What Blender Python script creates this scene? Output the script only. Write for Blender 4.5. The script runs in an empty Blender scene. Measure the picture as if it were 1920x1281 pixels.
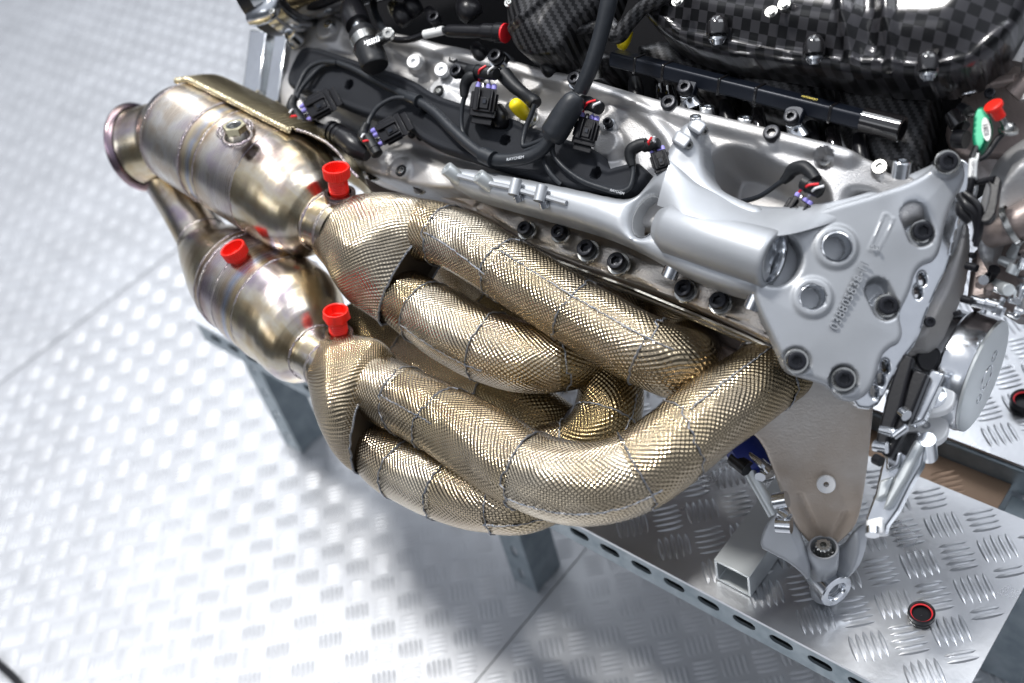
import bpy, math, random
import numpy as np
from mathutils import Matrix, Vector
random.seed(7); rng = np.random.default_rng(7)
scene = bpy.context.scene
COL = scene.collection
# ------------------------------------------------------------ camera
# world: floor z=0, X along the engine and the work tables, Y away from the viewer
FPX = 2050.0; CX, CY = 960.0, 640.5            # focal length and centre for a 1920x1281 frame
def nrm(v):
    v = np.asarray(v, float); return v / np.linalg.norm(v)
_Z = -nrm([590, 2160, FPX]); _X = np.array([2690, 1116, -2050.0]); _X = nrm(_X - (_X @ _Z) * _Z); _Y = np.cross(_Z, _X)
RW = np.array([_X, _Y, _Z])                    # camera(x right,y down,z forward) -> world
CAM = np.array([0.0, 0.0, 1.0])
cam_d = bpy.data.cameras.new('camera'); cam = bpy.data.objects.new('camera', cam_d); COL.objects.link(cam)
m3 = RW @ np.diag([1, -1, -1.0])
M4 = Matrix([[*m3[0], 0], [*m3[1], 0], [*m3[2], 1], [0, 0, 0, 1]]); M4[0][3] = 0; M4[1][3] = 0; M4[2][3] = 1.0
cam.matrix_world = M4
cam_d.sensor_width = 36; cam_d.lens = FPX / 1920 * 36
cam_d.clip_start = 0.02; cam_d.clip_end = 100
cam_d.dof.use_dof = True; cam_d.dof.focus_distance = 0.79; cam_d.dof.aperture_fstop = 4.0
scene.camera = cam
scene.render.resolution_x = 1024; scene.render.resolution_y = 683
scene.view_settings.view_transform = 'Standard'; scene.view_settings.look = 'None'
scene.view_settings.exposure = 0.06; scene.view_settings.gamma = 1.0
# ------------------------------------------------------------ hall light
w = bpy.data.worlds.new('World'); scene.world = w; w.use_nodes = True
nt = w.node_tree; bg = nt.nodes['Background']
tc = nt.nodes.new('ShaderNodeTexCoord'); sx = nt.nodes.new('ShaderNodeSeparateXYZ'); rp = nt.nodes.new('ShaderNodeValToRGB')
nt.links.new(tc.outputs['Generated'], sx.inputs[0]); nt.links.new(sx.outputs[2], rp.inputs[0]); nt.links.new(rp.outputs[0], bg.inputs[0])
rp.color_ramp.elements[0].position = 0.0; rp.color_ramp.elements[0].color = (0.10, 0.11, 0.13, 1)
rp.color_ramp.elements[1].position = 0.62; rp.color_ramp.elements[1].color = (0.73, 0.775, 0.87, 1)
e_ = rp.color_ramp.elements.new(.26); e_.color = (.12, .13, .15, 1)
bg.inputs[1].default_value = 0.82
def area(name, loc, aim, sx_, sy_, power, col=(1, 1, 1), spread=180, shape='RECTANGLE', rot=0):
    d = bpy.data.lights.new(name, 'AREA'); d.shape = shape; d.size = sx_; d.size_y = sy_; d.energy = power; d.color = col
    d.spread = math.radians(spread)
    o = bpy.data.objects.new(name, d); COL.objects.link(o); o.location = loc
    q = (Vector(aim) - Vector(loc)).to_track_quat('-Z', 'Y'); o.rotation_euler = q.to_euler(); o.rotation_euler.rotate_axis('Z', rot)
    return o
KD = nrm([-0.06, -0.025, 0.25])                  # towards the key lamp
area('key_lamp', tuple(np.array([-.55, .45, .3]) + 3.6 * KD), (-.55, .45, .3), .42, .42, 120, (1, .98, .95), 180, 'DISK')
for x_, y_, w_, p_ in ((-3.0, 1.5, 1.0, 26), (-1.1, 1.9, .8, 24), (.9, 1.7, 1.1, 34)):     # the hall's ceiling panels
    area('ceiling_panel', (x_, y_, 3.1), (x_ * .55 - .2, .6, 0), w_, 2.4, p_, (.93, .96, 1))
area('front_panel', (-1.3, -2.6, 2.3), (-.5, .4, .4), 2.8, .8, 12, (.95, .97, 1))
# ------------------------------------------------------------ maths helpers
def ray(px, py): return RW @ np.array([(px - CX) / FPX, (py - CY) / FPX, 1.0])
def PD(px, py, d): return CAM + ray(px, py) * d
def PZ(px, py, z): r = ray(px, py); return CAM + r * ((z - CAM[2]) / r[2])
class Frame:
    def __init__(s, o, S, N):
        s.o = np.array(o, float); s.N = nrm(N); S = np.array(S, float); s.S = nrm(S - (S @ s.N) * s.N); s.T = np.cross(s.N, s.S)
    def st(s, px, py, h=0.0):
        r = ray(px, py); k = ((s.o + h * s.N - CAM) @ s.N) / (r @ s.N); p = CAM + k * r - s.o
        return np.array([p @ s.S, p @ s.T])
    def P(s, px, py, h=0.0):
        r = ray(px, py); k = ((s.o + h * s.N - CAM) @ s.N) / (r @ s.N); return CAM + k * r
    def W(s, a, b, h=0.0): return s.o + a * s.S + b * s.T + h * s.N
    def poly(s, pts, h=0.0): return np.array([s.st(x, y, h) for x, y in pts])
FWD = RW @ np.array([0, 0, 1.0]); XW = np.array([1.0, 0, 0]); YW = np.array([0, 1.0, 0]); ZW = np.array([0, 0, 1.0])
NE = -(FWD - (FWD @ XW) * XW)
EF = Frame(PD(1100, 400, .80), XW, NE)          # the plane of the engine's tilted bank
def EP(px, py, h=0.0): return EF.P(px, py, h)
def Edepth(px, py, h=0.0): return float((EP(px, py, h) - CAM) @ FWD)
FF = Frame(PD(1600, 500, .655), XW, math.cos(math.radians(52)) * EF.N + math.sin(math.radians(52)) * XW)   # end plate
def smooth_closed(p, n=2):
    p = np.array(p, float)
    for _ in range(n):
        q = np.roll(p, -1, 0); p = np.stack([.75 * p + .25 * q, .25 * p + .75 * q], 1).reshape(-1, p.shape[1])
    return p
def catmull(P, n=8):
    P = np.array(P, float); Q = np.vstack([2 * P[0] - P[1], P, 2 * P[-1] - P[-2]]); out = []
    for i in range(1, len(Q) - 2):
        for k in range(n):
            t = k / n
            out.append(.5 * ((2 * Q[i]) + (-Q[i-1] + Q[i+1]) * t + (2*Q[i-1] - 5*Q[i] + 4*Q[i+1] - Q[i+2]) * t*t + (-Q[i-1] + 3*Q[i] - 3*Q[i+1] + Q[i+2]) * t**3))
    out.append(P[-1]); return np.array(out)
def sdf_poly(X, Y, poly):
    d2 = np.full(X.shape, 1e9); nx = np.zeros(X.shape); ny = np.zeros(X.shape); ins = np.zeros(X.shape, bool)
    n = len(poly)
    for i in range(n):
        ax, ay = poly[i]; bx, by = poly[(i + 1) % n]; ex, ey = bx - ax, by - ay; L = ex*ex + ey*ey + 1e-18
        t = np.clip(((X - ax) * ex + (Y - ay) * ey) / L, 0, 1); qx = ax + t * ex; qy = ay + t * ey
        dd = (X - qx)**2 + (Y - qy)**2; m = dd < d2; d2 = np.where(m, dd, d2); nx = np.where(m, qx, nx); ny = np.where(m, qy, ny)
        c = ((ay > Y) != (by > Y)) & (X < (bx - ax) * (Y - ay) / (by - ay + 1e-18) + ax); ins ^= c
    d = np.sqrt(d2); return np.where(ins, d, -d), nx, ny
def sst(a, b, x): t = np.clip((x - a) / (b - a), 0, 1); return t * t * (3 - 2 * t)
def seg_d(X, Y, pts):
    d = np.full(X.shape, 1e9)
    for (ax, ay), (bx, by) in zip(pts[:-1], pts[1:]):
        ex, ey = bx - ax, by - ay; t = np.clip(((X - ax) * ex + (Y - ay) * ey) / (ex*ex + ey*ey + 1e-18), 0, 1)
        d = np.minimum(d, np.hypot(X - ax - t * ex, Y - ay - t * ey))
    return d
# ------------------------------------------------------------ mesh helpers
class MB:
    def __init__(s): s.v = []; s.f = []; s.uv = []; s.n = 0
    def add(s, V, F, UV=None):
        V = np.asarray(V, float).reshape(-1, 3); s.v.append(V)
        s.uv.append(np.zeros((len(V), 2)) if UV is None else np.asarray(UV, float).reshape(-1, 2))
        b = s.n; s.f += [tuple(int(i) + b for i in q) for q in F]; s.n += len(V); return s
    def mesh(s, name, sharp=35):
        V = np.vstack(s.v); UV = np.vstack(s.uv); c = (V.max(0) + V.min(0)) / 2
        me = bpy.data.meshes.new(name); me.from_pydata((V - c).tolist(), [], s.f)
        ul = me.uv_layers.new(name='UVMap'); li = np.empty(len(me.loops), int); me.loops.foreach_get('vertex_index', li)
        ul.data.foreach_set('uv', UV[li].ravel())
        me.shade_smooth(); me.set_sharp_from_angle(angle=math.radians(sharp)); me.update()
        return me, c
WL = {}                                          # world place of every object made
def link(o, name, loc, parent, props):
    COL.objects.link(o); WL[o.name] = np.array(loc, float)
    if parent is not None:
        o.parent = parent; o.location = Vector(np.array(loc) - WL[parent.name])
    else: o.location = Vector(loc)
    for k, v in props.items(): o[k] = v
    return o
def ob(name, mb, mat, parent=None, sharp=35, **props):
    me, c = mb.mesh(name, sharp); me.materials.append(mat)
    return link(bpy.data.objects.new(name, me), name, c, parent, props)
def empty(name, loc, parent=None, **props):
    return link(bpy.data.objects.new(name, None), name, loc, parent, props)
def basis(N, S=None):
    N = nrm(N); S = np.array([0.31, .87, .22]) if S is None else np.array(S, float); S = nrm(S - (S @ N) * N); return S, np.cross(N, S), N
def inst(name, me, loc, N, scale, parent, S=None, **props):
    o = bpy.data.objects.new(name, me); a, b, c = basis(N, S)
    link(o, name, loc, parent, props)
    o.rotation_euler = Matrix(np.array([a, b, c]).T.tolist()).to_euler(); o.scale = (scale,) * 3 if np.isscalar(scale) else scale
    return o
def grid_faces(n, m, wrap=False):
    F = []
    for i in range(n - 1):
        for j in range(m if wrap else m - 1):
            F.append((i*m + j, i*m + (j+1) % m, (i+1)*m + (j+1) % m, (i+1)*m + j))
    return F
def lathe(mb, o, N, prof, seg=40, S=None, a0=0, a1=2*math.pi, rfun=None):
    """prof: (height along N, radius)"""
    a, b, c = basis(N, S); V = []; UV = []; full = abs(a1 - a0 - 2*math.pi) < 1e-6
    rm = max(r for _, r in prof); L = 0; pz, pr = prof[0]
    for (z, r) in prof:
        L += math.hypot(z - pz, r - pr); pz, pr = z, r
        for k in range(seg + 1):
            t = a0 + (a1 - a0) * k / seg; rr = r * (rfun(t, z) if rfun else 1)
            V.append(o + c * z + rr * (math.cos(t) * a + math.sin(t) * b)); UV.append((t * rm, L))
    mb.add(V, [(q[0], q[1], q[2], q[3]) for q in grid_faces(len(prof), seg + 1)], UV); return mb
def tube(mb, P, R, seg=14, caps=True, uvrot=0, rfun=None, ph=0.0):
    P = np.array(P, float); n = len(P); R = np.full(n, R) if np.isscalar(R) else np.array(R, float)
    Tn = np.gradient(P, axis=0); Tn /= np.linalg.norm(Tn, axis=1)[:, None]
    s = basis(Tn[0])[0]; L = np.concatenate([[0], np.cumsum(np.linalg.norm(np.diff(P, axis=0), axis=1))])
    V = []; UV = []; cr, sr = math.cos(uvrot), math.sin(uvrot); rm = float(R.mean())
    for i in range(n):
        s = s - (s @ Tn[i]) * Tn[i]; s = nrm(s); b = np.cross(Tn[i], s)
        for k in range(seg + 1):
            t = 2 * math.pi * k / seg + ph; r = R[i] * (rfun(t, L[i]) if rfun else 1)
            V.append(P[i] + r * (math.cos(t) * s + math.sin(t) * b)); u, v = t * rm, L[i]
            UV.append((u * cr - v * sr, u * sr + v * cr))
    F = [(q[3], q[2], q[1], q[0]) for q in grid_faces(n, seg + 1)]
    F = [(q[3], q[2], q[1], q[0]) for q in F]
    if caps:
        F.append(tuple(range(seg - 1, -1, -1))); F.append(tuple((n - 1) * (seg + 1) + k for k in range(seg)))
    mb.add(V, F, UV); return mb
def box8(mb, fn, x0, x1, y0, y1, z0, z1):
    V = [fn(x, y, z) for z in (z0, z1) for y in (y0, y1) for x in (x0, x1)]
    c = np.mean(V, 0); F = [(0, 2, 3, 1), (4, 5, 7, 6), (0, 1, 5, 4), (2, 6, 7, 3), (0, 4, 6, 2), (1, 3, 7, 5)]
    V = np.array(V); G = []
    for q in F:
        nn = np.cross(V[q[1]] - V[q[0]], V[q[2]] - V[q[0]])
        G.append(q if nn @ (V[list(q)].mean(0) - c) > 0 else q[::-1])
    mb.add(V, G); return mb
def wbox(mb, x0, x1, y0, y1, z0, z1): return box8(mb, lambda x, y, z: np.array([x, y, z], float), x0, x1, y0, y1, z0, z1)
def bevel(o, wd, seg=2, ang=30):
    m = o.modifiers.new('bevel', 'BEVEL'); m.width = wd; m.segments = seg; m.limit_method = 'ANGLE'; m.angle_limit = math.radians(ang)
    m.harden_normals = False
    return o
def prism(mb, fr, pts, h, th, px=True):
    """outline (pixels on the frame's plane at height h, or metres) extruded back by th"""
    p = fr.poly(pts, h) if px else np.array(pts, float); n = len(p)
    A = sum(p[i][0] * p[(i+1) % n][1] - p[(i+1) % n][0] * p[i][1] for i in range(n))
    if A < 0: p = p[::-1]
    V = [fr.W(a, b, h) for a, b in p] + [fr.W(a, b, h - th) for a, b in p]
    F = [tuple(range(n)), tuple(range(2*n - 1, n - 1, -1))] + [(i, i + n, (i+1) % n + n, (i+1) % n) for i in range(n)]
    mb.add(V, F); return mb
def relief(mb, fr, poly, hfun, step=.0015, R=.004, skirt=.02, holes=()):
    """a casting: outline (m, in the frame) filled with a fine grid raised by hfun(S,T,d); rounded rim of radius R, walls going back by skirt"""
    p0 = poly.min(0) - step; p1 = poly.max(0) + step
    nx = int((p1[0] - p0[0]) / step) + 2; ny = int((p1[1] - p0[1]) / step) + 2
    X, Y = np.meshgrid(p0[0] + np.arange(nx) * step, p0[1] + np.arange(ny) * step)
    d, qx, qy = sdf_poly(X, Y, poly)
    for hp in holes:
        dh, hx, hy = sdf_poly(X, Y, hp); dh = -dh; m = dh < d; d = np.where(m, dh, d); qx = np.where(m, hx, qx); qy = np.where(m, hy, qy)
    X = np.where(d < 0, qx, X); Y = np.where(d < 0, qy, Y); dc = np.maximum(d, 0)
    H = hfun(X, Y, dc); k = np.clip(R - dc, 0, R); H = H - (R - np.sqrt(np.maximum(R*R - k*k, 0)))
    ok = d > -step * 1.01; pos = d > 0
    cell = ok[:-1, :-1] & ok[1:, :-1] & ok[:-1, 1:] & ok[1:, 1:] & (pos[:-1, :-1] | pos[1:, :-1] | pos[:-1, 1:] | pos[1:, 1:])
    idx = np.arange(nx * ny).reshape(ny, nx); jj, ii = np.nonzero(cell)
    Q = np.stack([idx[jj, ii], idx[jj, ii+1], idx[jj+1, ii+1], idx[jj+1, ii]], 1)
    E1 = np.concatenate([Q[:, [0, 1]], Q[:, [1, 2]], Q[:, [2, 3]], Q[:, [3, 0]]])
    key = E1[:, 0].astype(np.int64) * (nx * ny) + E1[:, 1]; rev = E1[:, 1].astype(np.int64) * (nx * ny) + E1[:, 0]
    B = E1[~np.isin(key, rev)]
    used = np.unique(Q); remap = -np.ones(nx * ny, int); remap[used] = np.arange(len(used))
    Xf, Yf, Hf = X.ravel()[used], Y.ravel()[used], H.ravel()[used]
    W = fr.o + Xf[:, None] * fr.S + Yf[:, None] * fr.T + Hf[:, None] * fr.N; nb = len(used)
    bv = np.unique(B); bmap = {int(a): nb + i for i, a in enumerate(bv)}
    br = remap[bv]; W2 = fr.o + Xf[br][:, None] * fr.S + Yf[br][:, None] * fr.T + (Hf[br] - skirt)[:, None] * fr.N
    F = remap[Q].tolist() + [(int(remap[b]), int(remap[a]), bmap[int(a)], bmap[int(b)]) for a, b in B]
    UV = np.concatenate([np.stack([Xf, Yf], 1), np.stack([Xf[br], Yf[br] + .01], 1)])
    mb.add(np.vstack([W, W2]), F, UV); return mb
# ------------------------------------------------------------ materials
def mat(name, col, met=0.0, rough=0.5, bump=0.0, bscale=200, bdist=.001, var=0.0, vscale=8, col2=None, spec=.5, coat=0, rvar=0.0, bdetail=3):
    m = bpy.data.materials.new(name); m.use_nodes = True; n = m.node_tree; b = n.nodes['Principled BSDF']
    b.inputs['Base Color'].default_value = (*col, 1); b.inputs['Metallic'].default_value = met; b.inputs['Roughness'].default_value = rough
    b.inputs['Specular IOR Level'].default_value = spec; b.inputs['Coat Weight'].default_value = coat; b.inputs['Coat Roughness'].default_value = .05
    tcn = n.nodes.new('ShaderNodeTexCoord'); g = n.nodes.new('ShaderNodeNewGeometry')
    if var > 0 or col2 is not None:
        no = n.nodes.new('ShaderNodeTexNoise'); no.inputs['Scale'].default_value = vscale; no.inputs['Detail'].default_value = 5
        n.links.new(g.outputs['Position'], no.inputs['Vector'])
        cr = n.nodes.new('ShaderNodeValToRGB'); c2 = col2 if col2 is not None else tuple(c * (1 - var) for c in col)
        cr.color_ramp.elements[0].position = .35; cr.color_ramp.elements[1].position = .65
        cr.color_ramp.elements[0].color = (*c2, 1); cr.color_ramp.elements[1].color = (*col, 1)
        n.links.new(no.outputs[0], cr.inputs[0]); n.links.new(cr.outputs[0], b.inputs['Base Color'])
    if rvar > 0:
        n2 = n.nodes.new('ShaderNodeTexNoise'); n2.inputs['Scale'].default_value = vscale * 3; n2.inputs['Detail'].default_value = 6
        n.links.new(g.outputs['Position'], n2.inputs['Vector'])
        mr = n.nodes.new('ShaderNodeMapRange'); mr.inputs[1].default_value = .3; mr.inputs[2].default_value = .7
        mr.inputs[3].default_value = max(.02, rough - rvar); mr.inputs[4].default_value = rough + rvar
        n.links.new(n2.outputs[0], mr.inputs[0]); n.links.new(mr.outputs[0], b.inputs['Roughness'])
    if bump > 0:
        nb = n.nodes.new('ShaderNodeTexNoise'); nb.inputs['Scale'].default_value = bscale; nb.inputs['Detail'].default_value = bdetail
        n.links.new(g.outputs['Position'], nb.inputs['Vector'])
        bp = n.nodes.new('ShaderNodeBump'); bp.inputs['Strength'].default_value = bump; bp.inputs['Distance'].default_value = bdist
        n.links.new(nb.outputs[0], bp.inputs['Height']); n.links.new(bp.outputs[0], b.inputs['Normal'])
    return m
def mnode(n, op, a, b=None):
    k = n.nodes.new('ShaderNodeMath'); k.operation = op
    for i, v in enumerate((a, b)):
        if v is None: continue
        if isinstance(v, (int, float)): k.inputs[i].default_value = v
        else: n.links.new(v, k.inputs[i])
    return k.outputs[0]
def foil_mat(name, c1, c2, pitch=.0022, amp=.00034, rough=.22):
    m = mat(name, c1, 1.0, rough, col2=c2, vscale=14); n = m.node_tree; b = n.nodes['Principled BSDF']
    tcn = n.nodes['Texture Coordinate']; s = n.nodes.new('ShaderNodeSeparateXYZ'); n.links.new(tcn.outputs['UV'], s.inputs[0])
    g = n.nodes['Geometry']; wz = n.nodes.new('ShaderNodeTexNoise'); wz.inputs['Scale'].default_value = 26; wz.inputs['Detail'].default_value = 2
    n.links.new(g.outputs['Position'], wz.inputs['Vector']); wob = mnode(n, 'MULTIPLY', wz.outputs[0], .006)
    k = 2 * math.pi / pitch
    a = mnode(n, 'SINE', mnode(n, 'MULTIPLY', mnode(n, 'ADD', s.outputs[0], wob), k)); c = mnode(n, 'SINE', mnode(n, 'MULTIPLY', mnode(n, 'ADD', s.outputs[1], wob), k))
    h = mnode(n, 'MULTIPLY', mnode(n, 'ADD', a, c), amp * .5)
    dn = n.nodes.new('ShaderNodeTexNoise'); dn.inputs['Scale'].default_value = 95; dn.inputs['Detail'].default_value = 3; n.links.new(g.outputs['Position'], dn.inputs['Vector'])
    dn2 = n.nodes.new('ShaderNodeTexNoise'); dn2.inputs['Scale'].default_value = 30; n.links.new(g.outputs['Position'], dn2.inputs['Vector'])
    tot = mnode(n, 'ADD', mnode(n, 'ADD', h, mnode(n, 'MULTIPLY', dn.outputs[0], .0004)), mnode(n, 'MULTIPLY', dn2.outputs[0], .0030))
    bp = n.nodes.new('ShaderNodeBump'); bp.inputs['Strength'].default_value = 1.0; bp.inputs['Distance'].default_value = 1.0
    n.links.new(tot, bp.inputs['Height']); n.links.new(bp.outputs[0], b.inputs['Normal'])
    return m
def brushed_mat(name, stops, rough=.2, vs=26, us=3, bands=None, length=.2):
    """rolled stainless with heat tint: colour bands run round the shell (uv y runs along it)"""
    m = mat(name, stops[0][1], 1.0, rough); n = m.node_tree; b = n.nodes['Principled BSDF']; tcn = n.nodes['Texture Coordinate']; g = n.nodes['Geometry']
    def noise(sc, det, pos=False):
        no = n.nodes.new('ShaderNodeTexNoise'); no.inputs['Detail'].default_value = det
        if pos: no.inputs['Scale'].default_value = sc; n.links.new(g.outputs['Position'], no.inputs['Vector'])
        else:
            mp = n.nodes.new('ShaderNodeMapping'); mp.inputs['Scale'].default_value = (*sc, 1); n.links.new(tcn.outputs['UV'], mp.inputs[0]); no.inputs['Scale'].default_value = 1; n.links.new(mp.outputs[0], no.inputs['Vector'])
        return no.outputs[0]
    def ramp(fac, st):
        cr = n.nodes.new('ShaderNodeValToRGB'); e = cr.color_ramp.elements
        e[0].position, e[0].color = st[0][0], (*st[0][1], 1); e[1].position, e[1].color = st[-1][0], (*st[-1][1], 1)
        for p, c in st[1:-1]: q = e.new(p); q.color = (*c, 1)
        n.links.new(fac, cr.inputs[0]); return cr.outputs[0]
    col = ramp(noise((us, vs), 6), stops)
    if bands:
        s = n.nodes.new('ShaderNodeSeparateXYZ'); n.links.new(tcn.outputs['UV'], s.inputs[0])
        v = mnode(n, 'ADD', mnode(n, 'DIVIDE', s.outputs[1], length), mnode(n, 'MULTIPLY', mnode(n, 'SUBTRACT', noise(45, 3, True), .5), .09))
        c2 = ramp(v, bands); mx = n.nodes.new('ShaderNodeMix'); mx.data_type = 'RGBA'; mx.inputs[0].default_value = .68
        n.links.new(col, mx.inputs[6]); n.links.new(c2, mx.inputs[7]); col = mx.outputs[2]
    blot = ramp(noise(38, 5, True), [(.38, (.78, .68, .58)), (.52, (1, 1, 1)), (.66, (.82, .76, .92))])
    mm = n.nodes.new('ShaderNodeMix'); mm.data_type = 'RGBA'; mm.blend_type = 'MULTIPLY'; mm.inputs[0].default_value = .8
    n.links.new(col, mm.inputs[6]); n.links.new(blot, mm.inputs[7]); n.links.new(mm.outputs[2], b.inputs['Base Color'])
    n2 = noise((18, 900), 4); n3 = noise((16, 30), 2)
    bp = n.nodes.new('ShaderNodeBump'); bp.inputs['Strength'].default_value = 1; bp.inputs['Distance'].default_value = 1
    n.links.new(mnode(n, 'ADD', mnode(n, 'MULTIPLY', n2, .00006), mnode(n, 'MULTIPLY', n3, .0006)), bp.inputs['Height']); n.links.new(bp.outputs[0], b.inputs['Normal'])
    mr = n.nodes.new('ShaderNodeMapRange'); mr.inputs[3].default_value = rough * .7; mr.inputs[4].default_value = rough * 1.4; n.links.new(n2, mr.inputs[0]); n.links.new(mr.outputs[0], b.inputs['Roughness'])
    return m
def carbon_mat(name, c1, c2, cell=.006, rough=.12, coat=1.0, twill=False, hs=.0002):
    m = mat(name, c1, 0.0, rough, coat=coat); n = m.node_tree; b = n.nodes['Principled BSDF']; tcn = n.nodes['Texture Coordinate']
    mp = n.nodes.new('ShaderNodeMapping'); n.links.new(tcn.outputs['UV'], mp.inputs[0])
    if twill:
        s = n.nodes.new('ShaderNodeSeparateXYZ'); n.links.new(mp.outputs[0], s.inputs[0])
        # 2x2 twill: cell (i,j) is warp when (i+j) mod 4 < 2
        iu = mnode(n, 'FLOOR', mnode(n, 'DIVIDE', s.outputs[0], cell)); iv = mnode(n, 'FLOOR', mnode(n, 'DIVIDE', s.outputs[1], cell))
        md = mnode(n, 'FLOORED_MODULO', mnode(n, 'ADD', iu, iv), 4.0); fac = mnode(n, 'LESS_THAN', md, 1.5)
    else:
        ch = n.nodes.new('ShaderNodeTexChecker'); ch.inputs['Scale'].default_value = 1 / cell; n.links.new(mp.outputs[0], ch.inputs['Vector']); fac = ch.outputs['Fac']
    mx = n.nodes.new('ShaderNodeMix'); mx.data_type = 'RGBA'; n.links.new(fac, mx.inputs[0]); mx.inputs[6].default_value = (*c1, 1); mx.inputs[7].default_value = (*c2, 1)
    n.links.new(mx.outputs[2], b.inputs['Base Color']); b.inputs['Metallic'].default_value = .35
    bp = n.nodes.new('ShaderNodeBump'); bp.inputs['Strength'].default_value = .6; bp.inputs['Distance'].default_value = hs; n.links.new(fac, bp.inputs['Height']); n.links.new(bp.outputs[0], b.inputs['Normal'])
    return m
FOIL = foil_mat('gold_foil', (.41, .328, .205), (.42, .35, .26), .0025, .00031, .16)
FOIL2 = foil_mat('silver_foil', (.62, .55, .44), (.42, .35, .25), .0024, .00027, .19)
FOIL3 = foil_mat('shaded_gold_foil', (.26, .20, .105), (.21, .165, .10), .0026, .00034, .18)  # darker gold that paints the shade among the deep pipes
INNER = mat('shaded_pipe_steel', (.07, .055, .04), .6, .6)  # darkened so the shade between the pipes sits in its colour
SEAM = mat('weld_seam', (.17, .20, .25), .9, .4, .8, 900, .001, col2=(.32, .31, .31), vscale=500)
SI, BR, BL, PU, GO, WH = (.70, .65, .58), (.50, .37, .23), (.36, .44, .62), (.50, .40, .46), (.64, .51, .27), (.78, .75, .70)
CAT = brushed_mat('heat_tinted_steel', [(.32, (.50, .42, .32)), (.46, SI), (.54, WH), (.60, (.52, .46, .42)), (.72, SI)], .27,
    bands=[(0, BR), (.07, SI), (.20, WH), (.36, SI), (.40, BR), (.43, GO), (.47, BL), (.50, GO), (.55, BR), (.60, SI), (.72, (.56, .52, .50)), (.86, (.50, .42, .38)), (.96, BR), (1.0, PU)], length=.155)
CAT2 = brushed_mat('heat_tinted_dark_steel', [(.32, (.42, .34, .26)), (.46, (.50, .46, .43)), (.54, (.58, .55, .52)), (.62, (.36, .29, .31)), (.74, (.54, .48, .42))], .26,
    bands=[(0, BR), (.10, PU), (.22, SI), (.34, BR), (.40, BL), (.46, GO), (.52, BR), (.60, PU), (.75, (.50, .44, .44)), (.90, BR), (1.0, PU)], length=.125)
CONE = brushed_mat('heat_tinted_cone', [(.32, (.46, .37, .22)), (.44, (.64, .55, .38)), (.52, (.68, .63, .54)), (.60, (.46, .40, .42)), (.72, (.62, .52, .30))], .22, 9, 22)
WELD = mat('weld_bead', (.50, .46, .42), 1, .34, 1, 600, .0012, col2=(.34, .29, .33), vscale=60)
RIM = mat('blue_brown_rim', (.40, .29, .22), 1, .22, col2=(.36, .27, .34), vscale=30)
WHITEAL = mat('white_turned_aluminium', (.80, .81, .82), .3, .5)
RIBFOIL = mat('ribbed_gold_foil', (.62, .53, .34), 1, .30, .4, 500, .0004, col2=(.50, .42, .27), vscale=40)
BRAID = mat('braid', (.62, .54, .36), .9, .35)
BRASS = mat('plated_nut', (.55, .50, .34), 1, .25, .3, 300, .0005)
CAST = mat('cast_aluminium', (.46, .465, .48), .68, .44, .8, 1100, .0005, col2=(.44, .425, .41), vscale=20, rvar=.05, bdetail=6)
CASTB = mat('warm_cast_aluminium', (.54, .51, .47), .85, .36, .7, 700, .0006, col2=(.38, .33, .29), vscale=22, rvar=.08, bdetail=6)
CASTF = mat('fine_cast_bracket', (.42, .44, .47), .52, .45, .5, 1500, .0002, col2=(.36, .375, .395), vscale=14, rvar=.04, bdetail=6)
TI = mat('brown_stained_plate', (.76, .745, .72), .5, .40, .6, 500, .0005, col2=(.46, .38, .31), vscale=10, rvar=.08, bdetail=6)
MACH = mat('machined_aluminium', (.72, .74, .77), 1, .19, .2, 120, .0006, var=.12, vscale=30, rvar=.06)
MATTE = mat('matte_anodised', (.56, .59, .60), .6, .38, .1, 400, .0003)
STEEL = mat('zinc_steel', (.50, .50, .48), 1, .27, .3, 500, .0004)
GALV = mat('galvanised_steel', (.36, .41, .44), .7, .42, .3, 350, .0004, col2=(.25, .30, .33), vscale=50, rvar=.1)
TREAD = mat('tread_aluminium', (.60, .612, .635), .76, .48, .25, 260, .0004, var=.10, vscale=7, rvar=.05, bdetail=8)
TREADP = mat('tread_plate_aluminium', (.64, .655, .68), .90, .33, .25, 260, .0005, var=.12, vscale=9, rvar=.07, bdetail=8)
GAPM = mat('dark_gap', (.05, .055, .06), 0, .8)
BOLT = mat('black_oxide_bolt', (.018, .019, .024), .5, .32, .3, 900, .0003)
BLK = mat('black_plastic', (.008, .008, .010), 0, .32, .2, 500, .0004, spec=.35)
RUB = mat('black_rubber', (.010, .011, .013), 0, .45, .3, 300, .0006, spec=.32)
SLEEVE = mat('grey_black_sleeve', (.018, .021, .026), 0, .42, .6, 160, .0006, spec=.38)
FOAM = mat('dark_foam', (.014, .016, .021), 0, .66, .8, 2200, .0004, spec=.25)
RAIL = mat('black_anodised_rail', (.008, .011, .019), .3, .38, .1, 300, .0002)
GLOSS = mat('gloss_black', (.012, .011, .012), 0, .06, coat=1, spec=.6)
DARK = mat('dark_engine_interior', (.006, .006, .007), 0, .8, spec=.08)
RED = mat('red_plastic', (.86, .022, .012), 0, .38, .2, 400, .0003, spec=.4)
YEL = mat('yellow_plastic', (.85, .66, .01), 0, .35, spec=.4)
GRN = mat('green_anodised', (.0, .20, .10), .3, .4)
BLUE = mat('blue_plastic', (.01, .025, .20), 0, .4)
WRED = mat('red_wire', (.75, .02, .03), 0, .4)
WWHT = mat('white_wire', (.72, .72, .74), 0, .4)
SEAL = mat('violet_seal', (.30, .27, .72), 0, .5)
LABEL = mat('white_label', (.70, .71, .70), 0, .5)
INK = mat('grey_ink', (.08, .08, .09), 0, .6)
WINK = mat('white_ink', (.55, .57, .6), 0, .6)
CARB = carbon_mat('checker_carbon', (.006, .006, .007), (.042, .041, .046), .0068, .28, .3)
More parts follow.
